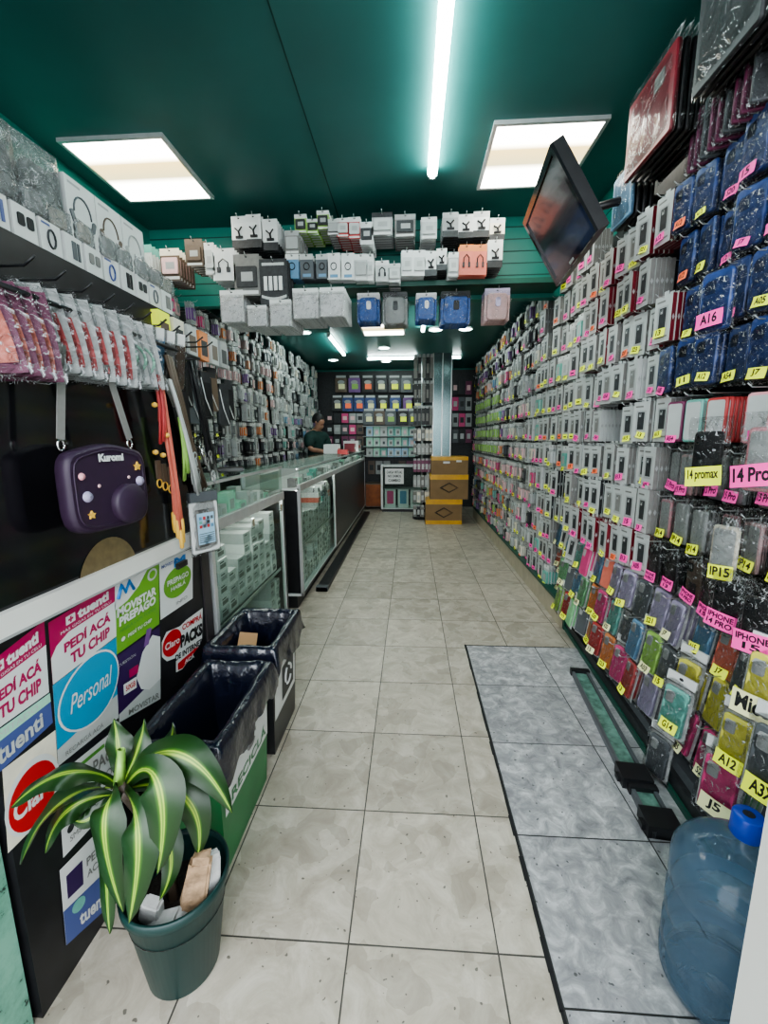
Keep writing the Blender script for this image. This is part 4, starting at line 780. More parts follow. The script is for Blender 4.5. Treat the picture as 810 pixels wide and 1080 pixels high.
s = Stk((167.6, 592.5), (203, 578), (203, 631), (169, 654)); s.rect(0, 1, 0, 1, 'white').ell(.52, .5, .42, .28, 'mgreen', 1).text('PREPAGO', .2, .85, .5, .6, 'white', 2, .03).text('HABLÁ', .3, .75, .38, .47, 'white', 2, .02).text('MOVISTAR', .05, .5, .86, .92, 'tblue', 2, .02).text('M', .4, .75, .78, .95, 'mblue', 2, .06).text('INFO', .45, .8, .08, .14, 'grey_card', 2, 0); s.done('small white and green leaf shaped Movistar sticker by the counter')
s = Stk((170, 667), (213.5, 641), (213.5, 690), (171, 719)); s.poly([(.1, .35), (.3, .3), (.3, .0), (.45, -.02), (.92, .25), (.98, .35), (1, 1), (.55, .95), (.4, .9), (.1, .95), (0, .8), (0, .5)], 'white', 0).ell(.22, .66, .21, .26, 'claro', 2).text('Claro', .06, .38, .58, .72, 'white', 3, .02).text('COMPRÁ', .45, .97, .78, .93, 'claro', 2, .03).text('PACKS', .4, .97, .44, .7, 'ink', 4, .06).text('DE INTERNET', .28, .96, .24, .36, 'ink', 2, .04).poly([(.34, .02), (.45, .0), (.88, .22), (.78, .24), (.34, .16)], 'claro', 1).text('ACÁ', .5, .75, .06, .16, 'white', 3, .03); s.done('red and white Claro sticker reading COMPRÁ PACKS DE INTERNET ACÁ')
s = Stk((60, 818), (126, 765), (130, 835), (66, 905)); s.rect(0, 1, 0, 1, 'white').rect(.15, .7, .88, .93, 'dgreen', 1).text('PACK', .5, .95, .64, .82, 'grey_card', 2, .02).text('ILIMITADO', .12, .8, .42, .54, 'grey_card', 2, .0)
for i in range(5): s.ell(.12+i*.17, .26, .05, .05, 'dark', 2, 12)
s.text('SMS  500 MB  1 GB', .1, .92, .1, .17, 'grey_card', 2, 0); s.done('white price list sticker reading PACK behind the plant')
s = Stk((62, 918), (113, 866), (114, 956), (69, 997)); s.rect(0, 1, 0, 1, 'white').rect(.1, .42, .55, .85, 'dpurple', 1).text('PEDÍ', .5, .9, .72, .85, 'grey_card', 2, .02).text('ACÁ', .5, .85, .58, .69, 'grey_card', 2, .02).rect(0, 1, 0, .45, 'tblue', 1).ell(.3, .36, .14, .08, 'teal', 2).text('tuenti', .3, .95, .08, .24, 'white', 2, .03); s.done('white and blue sticker low on the case beside the flower pot')

# ------------------------------------------------------------------ rack above the case
t = empty('wall_rack', (-1.2, 1.4, 1.68), label='black two tier rack above the stickered case holding boxes and hooks', cat='rack')
m = MB(); m.box(-.2, -.17, -.7, .55, 0, .62, 'black'); m.build('back_panel', t)
m = MB(); m.box(-.17, .18, -.7, .55, .175, .19, 'black'); m.box(.17, .185, -.7, .55, .07, .19, 'black'); m.box(-.17, .03, -.7, .55, .31, .325, 'black'); m.build('shelf', t)
for i in range(14): m = MB(); m.tube([(.17, 0, 0), (.3, 0, 0), (.33, 0, .02)], .0035, 'black', n=5); m.build('hook', t, loc=(0, -.65+i*.09, .07))
LZ = PI/2
for i in range(3):   # headphone boxes
    mb = MB(); mb.box(-.068, .068, -.04, .04, 0, .2, 'white'); c = ['slate', 'brown', 'lightgrey'][i]
    mb.tube([(.04*math.cos(a*PI/10), -.0415, .1+.055*math.sin(a*PI/10)) for a in range(11)], .003, c, n=5)
    for sx in (-1, 1): mb.rbox(.016, .006, .04, .006, c, Tm(sx*.04, -.041, .062, ry=sx*.35), seg=2)
    mb.rect(-.055, .0, .178, .186, -.0405, 'lightgrey')
    mb.build('headphone_box', loc=(-1.17, 1.55+i*.14, 2.007), rz=LZ, label=['white box printed with dark headphones, first beside the crinkled bags', 'white box printed with brown headphones, middle of three', 'white box printed with pale grey headphones, farther end'][i], cat='box')
for i in range(4):
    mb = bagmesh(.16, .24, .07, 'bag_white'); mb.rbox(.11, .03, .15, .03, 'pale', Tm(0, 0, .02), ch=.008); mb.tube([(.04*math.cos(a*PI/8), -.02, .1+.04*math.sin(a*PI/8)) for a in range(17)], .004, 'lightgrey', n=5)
    mb.build('bagged_headphones', loc=(-1.15, .93+i*.155, 2.01), rz=LZ+R0.uniform(-.1, .1), label=f"crinkled clear bag of white headphones, {ordn(i+1)} from the doorway on the top shelf", cat='headphones')
m = MB(); m.rbox(.14, .06, .04, .01, 'tag_yellow'); m.build('yellow_box', loc=(-1.25, 1.82, 2.21), rz=LZ, label='small yellow box lying on the white headphone boxes', cat='box')
for i in range(12):
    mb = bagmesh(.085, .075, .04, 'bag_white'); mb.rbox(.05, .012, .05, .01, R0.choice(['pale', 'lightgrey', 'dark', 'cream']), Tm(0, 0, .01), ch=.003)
    mb.build('bagged_earphones', loc=(-1.03+R0.uniform(-.01, .01), .86+i*.092, 1.955), rz=LZ+R0.uniform(-.15, .15), label=f"small crinkled silver bag, {ordn(i+1)} in the row below the headphone boxes", cat='earphones')
for i in range(13):
    mb = MB(); mb.box(-.036, .036, -.03, .03, 0, .08, 'white'); c = ['dark', 'slate', 'grey_card', 'tblue', 'ink'][i % 5]
    if i % 3 == 0: mb.box(-.008, .008, -.033, -.03, .015, .065, c); mb.box(.014, .022, -.033, -.03, .015, .065, c)
    elif i % 3 == 1: mb.rbox(.02, .004, .03, .005, c, Tm(-.012, -.031, .03)); mb.rbox(.02, .004, .03, .005, c, Tm(.016, -.031, .03))
    else: mb.tube([(.013*math.cos(a*PI/6), -.032, .036+.024*math.sin(a*PI/6)) for a in range(13)], .003, c, n=5); mb.rect(-.03, .0, .068, .074, -.0305, 'tblue')
    mb.build('charger_box', loc=(-1.045, .84+i*.083, 1.871), rz=LZ+R0.uniform(-.05, .05), label=f"small white charger box, {ordn(i+1)} along the lower shelf of the black rack", cat='box')
def packet(cols, w=.13, h=.23):
    mb = MB(); mb.grid(lambda u, v: ((u-.5)*w*(.55+.45*math.cos(1.2*v)), -.004+.003*math.sin(9*u), v*h), 6, 6, cols[0]); mb.grid(lambda u, v: ((u-.5)*w*.8*(.55+.45*math.cos(1.2*v)), -.008, .02+v*h*.6), 4, 4, cols[1])
    b = bagmesh(w*1.12, h*1.05, .03); mb.grid(lambda u, v: ((u-.5)*w*1.15*(.55+.45*math.cos(1.2*v)), -.014-.003*math.sin(17*u+9*v), -.01+v*h*1.08), 8, 8, 'bag'); return mb
for (px0, py0, dx, n, cols, l) in ((-6, 395, 9, 4, ('plum', 'coral'), 'dark packet with red and yellow fruit print'), (40, 392, 10.5, 7, ('pale', 'red'), 'red and white cable packet'), (108, 402, 8, 2, ('pale', 'dgreen'), 'white and green cable packet'), (128, 404, 6, 4, ('white', 'pale'), 'clear packet with coiled white cable')):
    mb = packet(cols, .115, .205)
    if px0 == 128:
        for q in range(3): mb.tube([(.035*math.cos(a*PI/10), -.016-.004*q, .08+.045*math.sin(a*PI/10)) for a in range(21)], .0045, 'mint', n=5)
    if px0 == -6: mb.rbox(.05, .004, .05, .02, 'tag_yellow', Tm(.0, -.012, .09))
    me = mb.mesh('cable_packet')
    for i in range(n):
        a = onX(px0+dx*i, py0+2*i, -.84+.006*i); o = D.objects.new('cable_packet', me); COL.objects.link(o); o.location = (a.x, a.y+.01*i, a.z); o.rotation_euler = (-.25, -.12+.03*i, .55)
        tag(o, l+(', front of its hook' if i == 0 else ' stacked behind the front one'), 'cable packet', None if i == 0 else l+' stack')
for i in range(5):
    mb = MB(); mb.rbox(.05, .01, .17, .01, ['hotpink', 'slate', 'blue', 'grey_card', 'brown'][i], ch=.003); mb.box(-.02, .02, -.006, .006, .15, .19, 'white'); bg = bagmesh(.065, .2, .016); o_ = len(mb.v)
    o = mb.build('hanging_case', loc=(-.9+.012*i, 1.38+.045*i, 1.53-.0*i), rz=LZ-.5, label=f"{['bright pink', 'slate', 'blue', 'grey', 'brown'][i]} slim case in clear bag beside the coiled cable packet", cat='phone case'); o.rotation_euler[0] = .2; b_ = bg.build('plastic_bag', o)
for i in range(8):
    mb = MB(); mb.rbox(.09, .02, .2, .015, ['black', 'dark', 'black', 'slate', 'black', 'brown', 'dark', 'black'][i], ch=.004); mb.box(-.03, .03, -.012, .012, .17, .22, 'dark'); mb.tube([(-.03, -.012, .19), (-.01, -.014, .09), (.03, -.012, .01)], .003, 'white', n=5)
    mb.build('black_pouch', loc=(-1.02-.015*(i % 2), 1.72+.1*i, 1.42+.035*(i % 3)), rz=LZ-.3, label=f"black phone pouch, {ordn(i+1)} beyond the lanyards over the first counter", cat='pouch')
for i in range(6):
    mb = MB(); mb.box(-.04, .04, -.015, .015, 0, .13, ['tag_yellow', 'cream', 'pale', 'orange', 'pale', 'lightgrey'][i]); mb.rect(-.03, .03, .02, .09, -.0155, 'dark' if i % 2 else 'brown'); mb.build('small_pack', loc=(-1.0, 1.75+.11*i, 1.72), rz=LZ, label=f"{['yellow', 'cream', 'pale', 'orange', 'white', 'grey'][i]} small pack hanging over the black pouches", cat='accessory pack')

t = empty('wire_grid', (-1.14, 2.1, 1.18), label='black wire grid standing on the first counter behind the hanging pouches', cat='wire grid')
m = MB()
for i in range(12): m.tube([(0, -.45+i*.08, 0), (0, -.45+i*.08, .75)], .003, 'black', n=4)
m.build('upright_wire', t); m = MB()
for i in range(9): m.tube([(0, -.46, .04+i*.085), (0, .44, .04+i*.085)], .003, 'black', n=4)
m.build('cross_wire', t)
m = MB(); m.tube([(0, -.85, 0), (0, .1, 0)], .006, 'black'); m.tube([(0, .1, 0), (-.2, .1, 0)], .006, 'black'); m.tube([(0, -.85, 0), (-.2, -.85, 0)], .006, 'black'); m.build('hanging_rail', loc=(-.83, 1.6, 1.66), label='thin black rail above the black glass from which packets and lanyards hang', cat='rail')
# purple shoulder bag
t = empty('shoulder_bag', (-.79, 1.045, 1.115), LZ-.15, label='dark purple silicone shoulder bag hanging before the black glass', cat='bag')
mat('bagpurple', (.03, .014, .036), .5, var=.1)
m = MB(); n_ = 48; w_, h_ = .135, .118
def bagpt(a, k=1, y=0):
    c, s_ = math.cos(a), math.sin(a); r = (abs(c)**5+abs(s_)**5)**(-1/5); return (w_*c*r*k, y, .125+(h_*s_*r+.006*math.cos(3*c*r*1.5)*(1 if s_ > 0 else 0))*k)
rings = [(.93, -.032), (.985, -.027), (1, -.016), (1, .004), (.95, .014)]
vs = [bagpt(2*PI*i/n_, k, y) for k, y in rings for i in range(n_)]; fs = [(r*n_+i, r*n_+(i+1) % n_, (r+1)*n_+(i+1) % n_, (r+1)*n_+i) for r in range(4) for i in range(n_)]
m.add(vs, fs, 'bagpurple', None, True); m.add([bagpt(2*PI*i/n_, .93, -.032) for i in range(n_)], [tuple(range(n_))], 'bagpurple'); m.add([bagpt(2*PI*i/n_, .95, .014) for i in range(n_)], [tuple(range(n_))], 'bagpurple')
m.tube([bagpt(2*PI*i/n_, .86, -.033) for i in range(n_+1)], .0028, 'bagpurple'); m.build('bag_body', t)
m = MB(); m.lathe([(.058, 0), (.058, .018), (.052, .026), (.001, .027)], 'bagpurple', Tm(.045, -.03, .075, rx=PI/2), n=32); m.build('round_bump', t)
m = MB(); m.text('Kuromi', -.04, .045, .2, .222, -.036, 'white', bold=.06); m.build('lettering', t, label='raised white lettering')
def star(m, x, z, r, c): m.add([(x+(r if i % 2 == 0 else r*.5)*math.sin(i*PI/5), -.037, z+(r if i % 2 == 0 else r*.5)*math.cos(i*PI/5)) for i in range(10)], [tuple(range(10))], c); m.add([(x+(r if i % 2 == 0 else r*.5)*math.sin(i*PI/5), -.031, z+(r if i % 2 == 0 else r*.5)*math.cos(i*PI/5)) for i in range(10)]+[(x+(r if i % 2 == 0 else r*.5)*math.sin(i*PI/5), -.037, z+(r if i % 2 == 0 else r*.5)*math.cos(i*PI/5)) for i in range(10)], [(i, (i+1) % 10, 10+(i+1) % 10, 10+i) for i in range(10)], c)
mat('gold', (.75, .45, .08), .4)
for x, z, q in ((.095, .18, .014), (-.08, .06, .012)): m = MB(); star(m, x, z, q, 'gold'); m.build('star_charm', t, label='small gold star charm')
for x, z, c, q, l in ((-.095, .165, 'pink', .01, 'small pink charm'), (.1, .09, 'pink', .01, 'small pink charm'), (-.085, .11, 'lilac', .015, 'round lilac charm'), (.1, .135, 'lilac', .015, 'round lilac charm'), (-.045, .135, 'rose', .005, 'tiny pink dot'), (.06, .15, 'rose', .005, 'tiny pink dot')):
    m = MB(); m.lathe([(.001, q*.6), (q*.8, q*.4), (q, 0)], c, Tm(x, -.033, z, rx=PI/2), n=14); m.build('button_charm', t, label=l)
for sx, top in ((-1, (-.075, .0, .50)), (1, (.055, 0, .47))):
    m = MB(); a_ = Vector((sx*.112, 0, .262)); b_ = Vector(top); d_ = (b_-a_).normalized(); sd = Vector((d_.z, 0, -d_.x))*.011
    m.add([a_-sd, a_+sd, b_+sd, b_-sd]+[q+Vector((0, -.003, 0)) for q in (a_-sd, a_+sd, b_+sd, b_-sd)], [(0, 1, 2, 3), (7, 6, 5, 4), (0, 4, 5, 1), (2, 6, 7, 3), (1, 5, 6, 2), (0, 3, 7, 4)], 'grey_card'); st_ = m.build('strap', t)
    m = MB(); m.tube([(sx*.112+.009*math.cos(a*PI/6), 0, .247+.014*math.sin(a*PI/6)) for a in range(13)], .003, 'chrome'); m.build('metal_ring', st_)

t.scale = (.9, .9, .9)
# lanyards
def strand(p0, p1, sag, r, c, name, label, group=None, n=1, spread=.02, bead=None, cat='lanyard'):
    for i in range(n):
        a = Vector(p0)+Vector((R0.uniform(-.01, .01), R0.uniform(-spread, spread)*.5, 0)); b = Vector(p1)+Vector((R0.uniform(-.015, .015), R0.uniform(-spread, spread), R0.uniform(-.04, .04)))
        mid = a.lerp(b, .5)+Vector((R0.uniform(0, .02), R0.uniform(-.012, .012)+sag, 0)); m = MB()
        pts = [a.lerp(mid, q/4).lerp(mid.lerp(b, q/4), q/4) for q in range(5)]; w = Vector((0, .008, 0)); back = [p+w for p in pts[::-1]]
        org = a; o = None; m.tube([p-org for p in pts], r, c); m.tube([p-org for p in ([pts[-1]]+back)], r, c); o = m.build(name, loc=org, label=label, cat=cat, group=group)
        if bead: bm_ = MB(); bm_.lathe([(.001, -.035), (.007, -.03), (.008, 0), (.007, .03), (.001, .035)], bead, Matrix.Translation(b-org), n=10); bm_.build('bead', o)
def Q(px, py, x=-.8): return onX(px, py, x)
strand(Q(166, 400), Q(190, 560), .0, .0032, 'coral', 'lanyard', 'long orange red cord lanyard hanging beside the purple bag', 'orange cord lanyards', 7, .02, 'gold')
strand(Q(162, 395), Q(172, 455), 0, .004, 'red', 'lanyard', 'short dark red cord at the top of the orange bunch', 'red cord lanyards', 4, .015)
strand(Q(178, 400), Q(207, 520), 0, .004, 'pale', 'lanyard', 'pale grey strap hanging behind the orange cords', 'pale grey straps', 5, .02)
strand(Q(175, 375, -.84), Q(212, 515, -.84), .0, .004, 'brown', 'lanyard', 'brown woven strap hanging beyond the orange cords', 'brown straps', 9, .035)
strand(Q(188, 440), Q(196, 500), 0, .005, 'lime', 'lanyard', 'lime green strap hanging behind the orange cords', 'lime straps', 3, .01)
strand(Q(200, 380, -.88), Q(226, 505, -.88), 0, .004, 'black', 'lanyard', 'black strap hanging over the end of the first counter', 'black straps', 9, .04)
strand(Q(158, 380, -.84), Q(182, 420, -.84), 0, .005, 'grey_card', 'lanyard', 'grey strap under the clear packets', 'grey straps', 5, .02)
for i, (px, py) in enumerate(((163, 427), (176, 459), (164, 477), (172, 480))):
    p = Q(px, py, -.79); m = MB(); m.lathe([(.001, -.008), (.008, -.005), (.009, 0), (.008, .005), (.001, .008)], 'gold', n=12); m.build('charm_bead', loc=p, label=f"round gold charm bead, {ordn(i+1)} from the top among the orange cords", cat='charm')
for i in range(3):
    p = Q(168+6*i, 505+3*i, -.82); m = MB(); m.box(-.004, .004, -.01, .01, 0, .06, 'brown'); m.tube([(0, .014*math.cos(a*PI/6), -.015+.014*math.sin(a*PI/6)) for a in range(13)], .0025, 'gold'); m.build('key_ring', loc=p, label=f"brown strap key ring with gold hoop, {ordn(i+1)} beside the orange cords", cat='key ring')
for i in range(10):
    p = Q(196+3.2*i, 478+R0.uniform(-8, 26), -.82); m = MB(); c = R0.choice(['chrome', 'wire', 'grey_card', 'lightgrey'])
    m.tube([(0, .012*math.cos(a*PI/6), .012*math.sin(a*PI/6)) for a in range(13)], .003, c); m.tube([(0, 0, -.012), (.004, .004, -.04)], .005, c); m.build('metal_charm', loc=p, label='shiny metal clip charm at the end of the dark straps', cat='charm', group='metal clip charms')
# waterproof pouch
a = Q(218, 582, -.79); t = empty('waterproof_pouch', (-.79, a.y, a.z), LZ-.45, label='clear waterproof phone pouch showing a printed tablet screen, by the first counter', cat='pouch')
m = MB(); m.rbox(.125, .012, .2, .012, 'white', ch=.004); m.build('pouch_body', t); m = MB(); m.rbox(.085, .002, .145, .004, 'grey_card', Tm(.0, -.008, .025)); m.rbox(.075, .002, .12, .002, 'sky', Tm(0, -.009, .035))
for i in range(4):
    for j in range(3): m.rect(-.03+i*.017, -.018+i*.017, .13-j*.016, .142-j*.016, -.0105, R0.choice(['dark', 'slate', 'red', 'blue', 'white', 'teal']))
for j in range(5): m.rect(-.034, .034, .042+j*.008, .045+j*.008, -.0105, 'slate')
m.build('screen_print', t, label='printed tablet screen with rows of icons'); m = MB(); m.box(-.06, .06, -.01, .01, .2, .235, 'slate'); m.build('seal_clip', t)
b = bagmesh(.135, .25, .02).build('plastic_bag', t)
m = MB(); m.box(-.03, .03, -.006, .006, 0, .02, 'black'); m.build('clip', loc=Q(192, 598, -.82), rz=LZ, label='small black clip hanging below the orange cords', cat='clip')

# ------------------------------------------------------------------ bins
mat('bin_green', (.02, .16, .05), .35, var=.15, scale=5); mat('bin_black', (.018, .018, .02), .35, var=.2); mat('liner', (.008, .01, .022), .16, bump=.9, scale=16, spec=.9)
def bin_(x, y, w, l, h, col, label, body):
    t = empty('recycling_bin', (x, y, 0), label=label, cat='bin')
    def ring(k, z, o=0): return [(sx*(w/2*k+o), sy*(l/2*k+o), z) for sx, sy in ((1, -1), (1, 1), (-1, 1), (-1, -1))]
    m = MB(); vs = ring(.86, .002)+ring(1, h)+ring(1, h, -.008)+ring(.86, .012, -.008); fs = [(3, 2, 1, 0)]+[(r*4+i, r*4+(i+1) % 4, (r+1)*4+(i+1) % 4, (r+1)*4+i) for r in range(3) for i in range(4)]+[(12, 13, 14, 15)]
    m.add(vs, fs, col); m.build('bin_body', t)
    # liner: folded over the rim, crumpled
    m = MB(); rnd = random.Random(int(x*1000+y*77)); prof = [(-.045, -.30), (-.035, -.2), (-.03, -.08), (-.024, -.005), (-.012, .022), (.016, .024), (.024, .0), (.022, -.04), (.024, -.09)]; N_ = 56
    per = []
    for i in range(N_):
        a = i/N_*4; s_ = int(a); f = a-s_; c = [(1, -1), (1, 1), (-1, 1), (-1, -1)]; p0, p1 = c[s_], c[(s_+1) % 4]
        px_, py_ = p0[0]+(p1[0]-p0[0])*f, p0[1]+(p1[1]-p0[1])*f; per.append((px_, py_))
    vs = []
    for j, (o, dz) in enumerate(prof):
        for i, (px_, py_) in enumerate(per):
            r = rnd.uniform(-1, 1); k = .008 if j in (3, 4, 5, 6) else .02; ln = math.hypot(px_, py_); oo = o+abs(r)*k*(1 if j >= 6 else -1 if j < 3 else .3)
            zz = h+dz+(rnd.uniform(-.04, .03) if j == 8 else rnd.uniform(-.006, .006))
            vs.append((px_*w/2+oo*px_, py_*l/2+oo*py_, zz))
    fs = [(j*N_+i, j*N_+(i+1) % N_, (j+1)*N_+(i+1) % N_, (j+1)*N_+i) for j in range(len(prof)-1) for i in range(N_)]
    vs.append((0, 0, h-.33)); fs += [((i+1) % N_, i, len(vs)-1) for i in range(N_)]
    m.add(vs, fs, 'liner', None, True); o = m.build('bin_liner', t); md = o.modifiers.new('s', 'SUBSURF'); md.levels = 1; md.render_levels = 1
    return t
g = bin_(-.672, 1.28, .235, .44, .47, 'bin_green', 'green recycling bin with dark bag folded over its rim, behind the plant', 0)
k_ = bin_(-.69, 1.76, .26, .37, .50, 'bin_black', 'black recycling bin with dark bag and a scrap of cardboard, before the counter', 0)
def side_T(w, h, k=.86): # plane of the bin's aisle side: local x runs along +y
    a = math.atan2(w/2*(1-k), h); return Matrix.Translation((w/2*k+.0015, 0, 0)) @ Matrix.Rotation(a, 4, 'Y') @ Matrix.Rotation(PI/2, 4, 'Z')
T = side_T(.235, .47); m = MB(); m.rect(-.185, .2, .2, .38, -.001, 'white', T); m.text('RECICLÁ', -.14, .18, .215, .265, -.002, 'bin_green', T, bold=.03)
for q in range(3):
    aa = q*2*PI/3; m.tube([T @ Vector((.02+.04*math.cos(aa+b_*.3), -.003, .32+.035*math.sin(aa+b_*.3))) for b_ in range(6)], .006, 'grey_card')
m.build('label', g, label='white recycling label')
T = side_T(.26, .50); m = MB(); m.rect(-.16, .15, .16, .38, -.001, 'white', T); m.rect(-.06, .12, .19, .35, -.002, 'dark', T)
for q in range(3):
    aa = q*2*PI/3; m.tube([T @ Vector((.03+.045*math.cos(aa+b_*.3), -.003, .275+.045*math.sin(aa+b_*.3))) for b_ in range(6)], .006, 'white')
m.build('label', k_, label='white label with grey recycling symbol')
m = MB(); m.box(-.04, .04, -.05, .05, 0, .004, mat('cardboard', (.38, .22, .11), .8) and 'cardboard', Tm(0, 0, 0, rx=.3, ry=.2)); m.build('cardboard_scrap', loc=(-.73, 1.75, .45), rz=.3, label='scrap of brown cardboard lying in the black bin bag', cat='cardboard')

# ------------------------------------------------------------------ potted plant
PX, PY = -.585, .865
mat('pot_green', (.005, .03, .028), .4, var=.1, scale=6); mat('soil', (.02, .013, .01), .9, bump=1, scale=60)
t = empty('potted_plant', (PX, PY, 0), label='potted striped dracaena in dark green plastic pot on the floor', cat='plant')
m = MB(); m.lathe([(.001, .002), (.082, .002), (.086, .006), (.118, .245), (.126, .25), (.127, .275), (.121, .278), (.117, .262), (.108, .19)], 'pot_green', n=48); m.build('pot', t)
m = MB(); m.lathe([(.001, .2), (.06, .198), (.112, .19)], 'soil', n=32); m.build('soil', t)
def leafmat(nt, b):
    N = nt.nodes.new; L = nt.links.new; uv = N('ShaderNodeUVMap'); sp = N('ShaderNodeSeparateXYZ'); L(uv.outputs[0], sp.inputs[0]); nz = N('ShaderNodeTexNoise'); nz.inputs['Scale'].default_value = 3
    mp = N('ShaderNodeMapping'); mp.inputs['Scale'].default_value = (40, 1.5, 1); L(uv.outputs[0], mp.inputs[0]); L(mp.outputs[0], nz.inputs['Vector'])
    ad = N('ShaderNodeMath'); ad.operation = 'MULTIPLY_ADD'; ad.inputs[1].default_value = .05; L(nz.outputs['Fac'], ad.inputs[0]); L(sp.outputs['X'], ad.inputs[2])
    cr = N('ShaderNodeValToRGB'); e = cr.color_ramp.elements; e[0].position = 0; e[0].color = (.007, .027, .006, 1); e[1].position = 1; e[1].color = (.007, .027, .006, 1)
    for p, c in ((.38, (.012, .045, .008, 1)), (.45, (.05, .14, .015, 1)), (.47, (.36, .48, .06, 1)), (.505, (.07, .18, .02, 1)), (.55, (.36, .48, .06, 1)), (.59, (.05, .14, .015, 1)), (.66, (.012, .045, .008, 1))): x = e.new(p); x.color = c
    L(ad.outputs[0], cr.inputs[0]); L(cr.outputs[0], b.inputs['Base Color']); b.inputs['Roughness'].default_value = .32; b.inputs['Transmission Weight'].default_value = 0
node_mat('leaf', leafmat)
def leaf(P0, P1, P2, P3, W, twist=0, nrm=(0, -1, .3)):
    P0, P1, P2, P3 = [Vector(p)-Vector((PX, PY, 0)) for p in (P0, P1, P2, P3)]; nu, nv = 8, 22; vs = []; uvs = []; side0 = None
    for j in range(nv+1):
        s_ = j/nv; q = (1-s_)**3*P0+3*(1-s_)**2*s_*P1+3*(1-s_)*s_*s_*P2+s_**3*P3; d_ = (3*(1-s_)**2*(P1-P0)+6*(1-s_)*s_*(P2-P1)+3*s_*s_*(P3-P2)).normalized()
        sd = d_.cross(Vector(nrm)); sd = sd.normalized() if sd.length > .1 else (side0 or Vector((1, 0, 0)))
        if side0 and sd.dot(side0) < 0: sd = -sd
        side0 = sd; sd = Matrix.Rotation(twist*s_, 3, d_) @ sd; up = sd.cross(d_)
        w = 1.18*W*min(1, .22+1.5*s_)*min(1, (1-s_)*2.6+.0)**.7 if s_ < 1 else .001
        for i in range(nu+1):
            u = i/nu*2-1; vs.append(q+sd*u*w/2+up*(-abs(u)**1.3*w*.13+.004*math.sin(s_*14+u*2)*abs(u))); uvs.append((i/nu, s_))
    me = D.meshes.new('leaf'); fs = [(j*(nu+1)+i, j*(nu+1)+i+1, (j+1)*(nu+1)+i+1, (j+1)*(nu+1)+i) for j in range(nv) for i in range(nu)]; me.from_pydata(vs, [], fs)
    ul = me.uv_layers.new(name='UVMap')
    for p in me.polygons:
        p.use_smooth = True
        for li in p.loop_indices: ul.data[li].uv = uvs[me.loops[li].vertex_index]
    me.materials.append(M['leaf']); o = D.objects.new('leaf', me); COL.objects.link(o); o.parent = t
Y_ = onY
C0 = Y_(126, 826, .83)
def lf(pts, W, tw=0, nrm=(0, -1, .4)): leaf(*[Y_(*p) for p in pts], W, tw, nrm)
lf([(124, 828, .83), (95, 800, .79), (45, 812, .73), (12, 852, .70)], .062, .3, (0, -.4, 1))
lf([(122, 832, .83), (95, 825, .80), (45, 840, .73), (22, 912, .70)], .06, .2, (-.5, -.6, .6))
lf([(122, 838, .84), (90, 840, .80), (55, 850, .76), (48, 900, .74)], .05, .2, (-.2, -.9, .3))
lf([(128, 826, .83), (125, 800, .85), (126, 785, .87), (120, 758, .88)], .055, 0, (.3, -1, .0))
lf([(130, 826, .83), (142, 800, .84), (150, 782, .86), (152, 758, .88)], .045, 0, (-.3, -1, .1))
lf([(134, 826, .83), (160, 815, .88), (185, 785, .92), (182, 762, .93)], .045, 0, (-.3, -1, .1))
lf([(132, 828, .83), (155, 780, .80), (205, 775, .80), (245, 858, .80)], .075, .0, (.1, -.7, .8))
lf([(132, 830, .83), (165, 775, .76), (180, 850, .72), (166, 922, .72)], .082, 0, (.1, -1, .4))
lf([(128, 832, .83), (108, 835, .74), (96, 880, .72), (130, 962, .73)], .075, 0, (-.1, -1, .3))
lf([(130, 832, .83), (148, 850, .72), (150, 900, .70), (136, 974, .70)], .075, 0, (0, -1, .2))
lf([(134, 832, .84), (185, 815, .84), (220, 850, .82), (208, 905, .82)], .068, .1, (.3, -.9, .5))
lf([(134, 836, .84), (175, 860, .86), (195, 905, .82), (168, 950, .80)], .05, .1, (.3, -.9, .2))
lf([(126, 836, .84), (105, 850, .81), (90, 880, .79), (72, 860, .78)], .035, .1, (.1, -.9, .2))
lf([(124, 838, .83), (112, 880, .78), (108, 930, .76), (116, 985, .74)], .05, 0, (-.1, -1, .2))
m = MB(); c_ = Vector((PX, PY, 0)); m.tube([Vector((-.01, 0, .18)), Vector((-.03, 0, .38)), C0-c_], [.016, .014, .018], 'lime' if 0 else 'brown'); m.tube([C0-c_, Y_(128, 790, .83)-c_, Y_(129, 800, .84)-c_], [.014, .008, .004], 'lime'); m.build('stem', t)
def stone(px, py, y, w, h, d, col, lab, ry=0, rx=0, rz=0, mname='stone'):
    p = Y_(px, py, y); bm = bmesh.new(); bmesh.ops.create_cube(bm, size=1); bmesh.ops.bevel(bm, geom=bm.edges[:], offset=.12, segments=2, affect='EDGES'); rr = random.Random(px)
    for v_ in bm.verts: v_.co = Vector((v_.co.x*w*(1-.3*v_.co.z), v_.co.y*d, v_.co.z*h))*(1+rr.uniform(-.07, .07))
    me = D.meshes.new(mname); bm.to_mesh(me); bm.free(); me.materials.append(M[col]); o = D.objects.new(mname, me); COL.objects.link(o); o.location = p; o.rotation_euler = (rx, ry, rz); tag(o, lab, 'stone')
mat('stone_white', (.5, .5, .49), .7, var=.15, scale=30, bump=.4); mat('stone_brown', (.3, .2, .12), .8, var=.4, scale=40, bump=.8)
stone(160, 960, .81, .05, .09, .03, 'stone_white', 'white upright stone chip in the flower pot behind the flat one', .3, .2)
stone(177, 975, .80, .1, .045, .05, 'stone_white', 'flat white stone block lying at the front of the flower pot', -.35, .1)
stone(208, 930, .82, .055, .17, .025, 'stone_brown', 'tall rough brown bark piece standing in the flower pot', .22, .1, .3)
stone(222, 925, .85, .045, .15, .02, 'stone_white', 'tall white slab standing at the edge of the flower pot', .1, .1, .8)

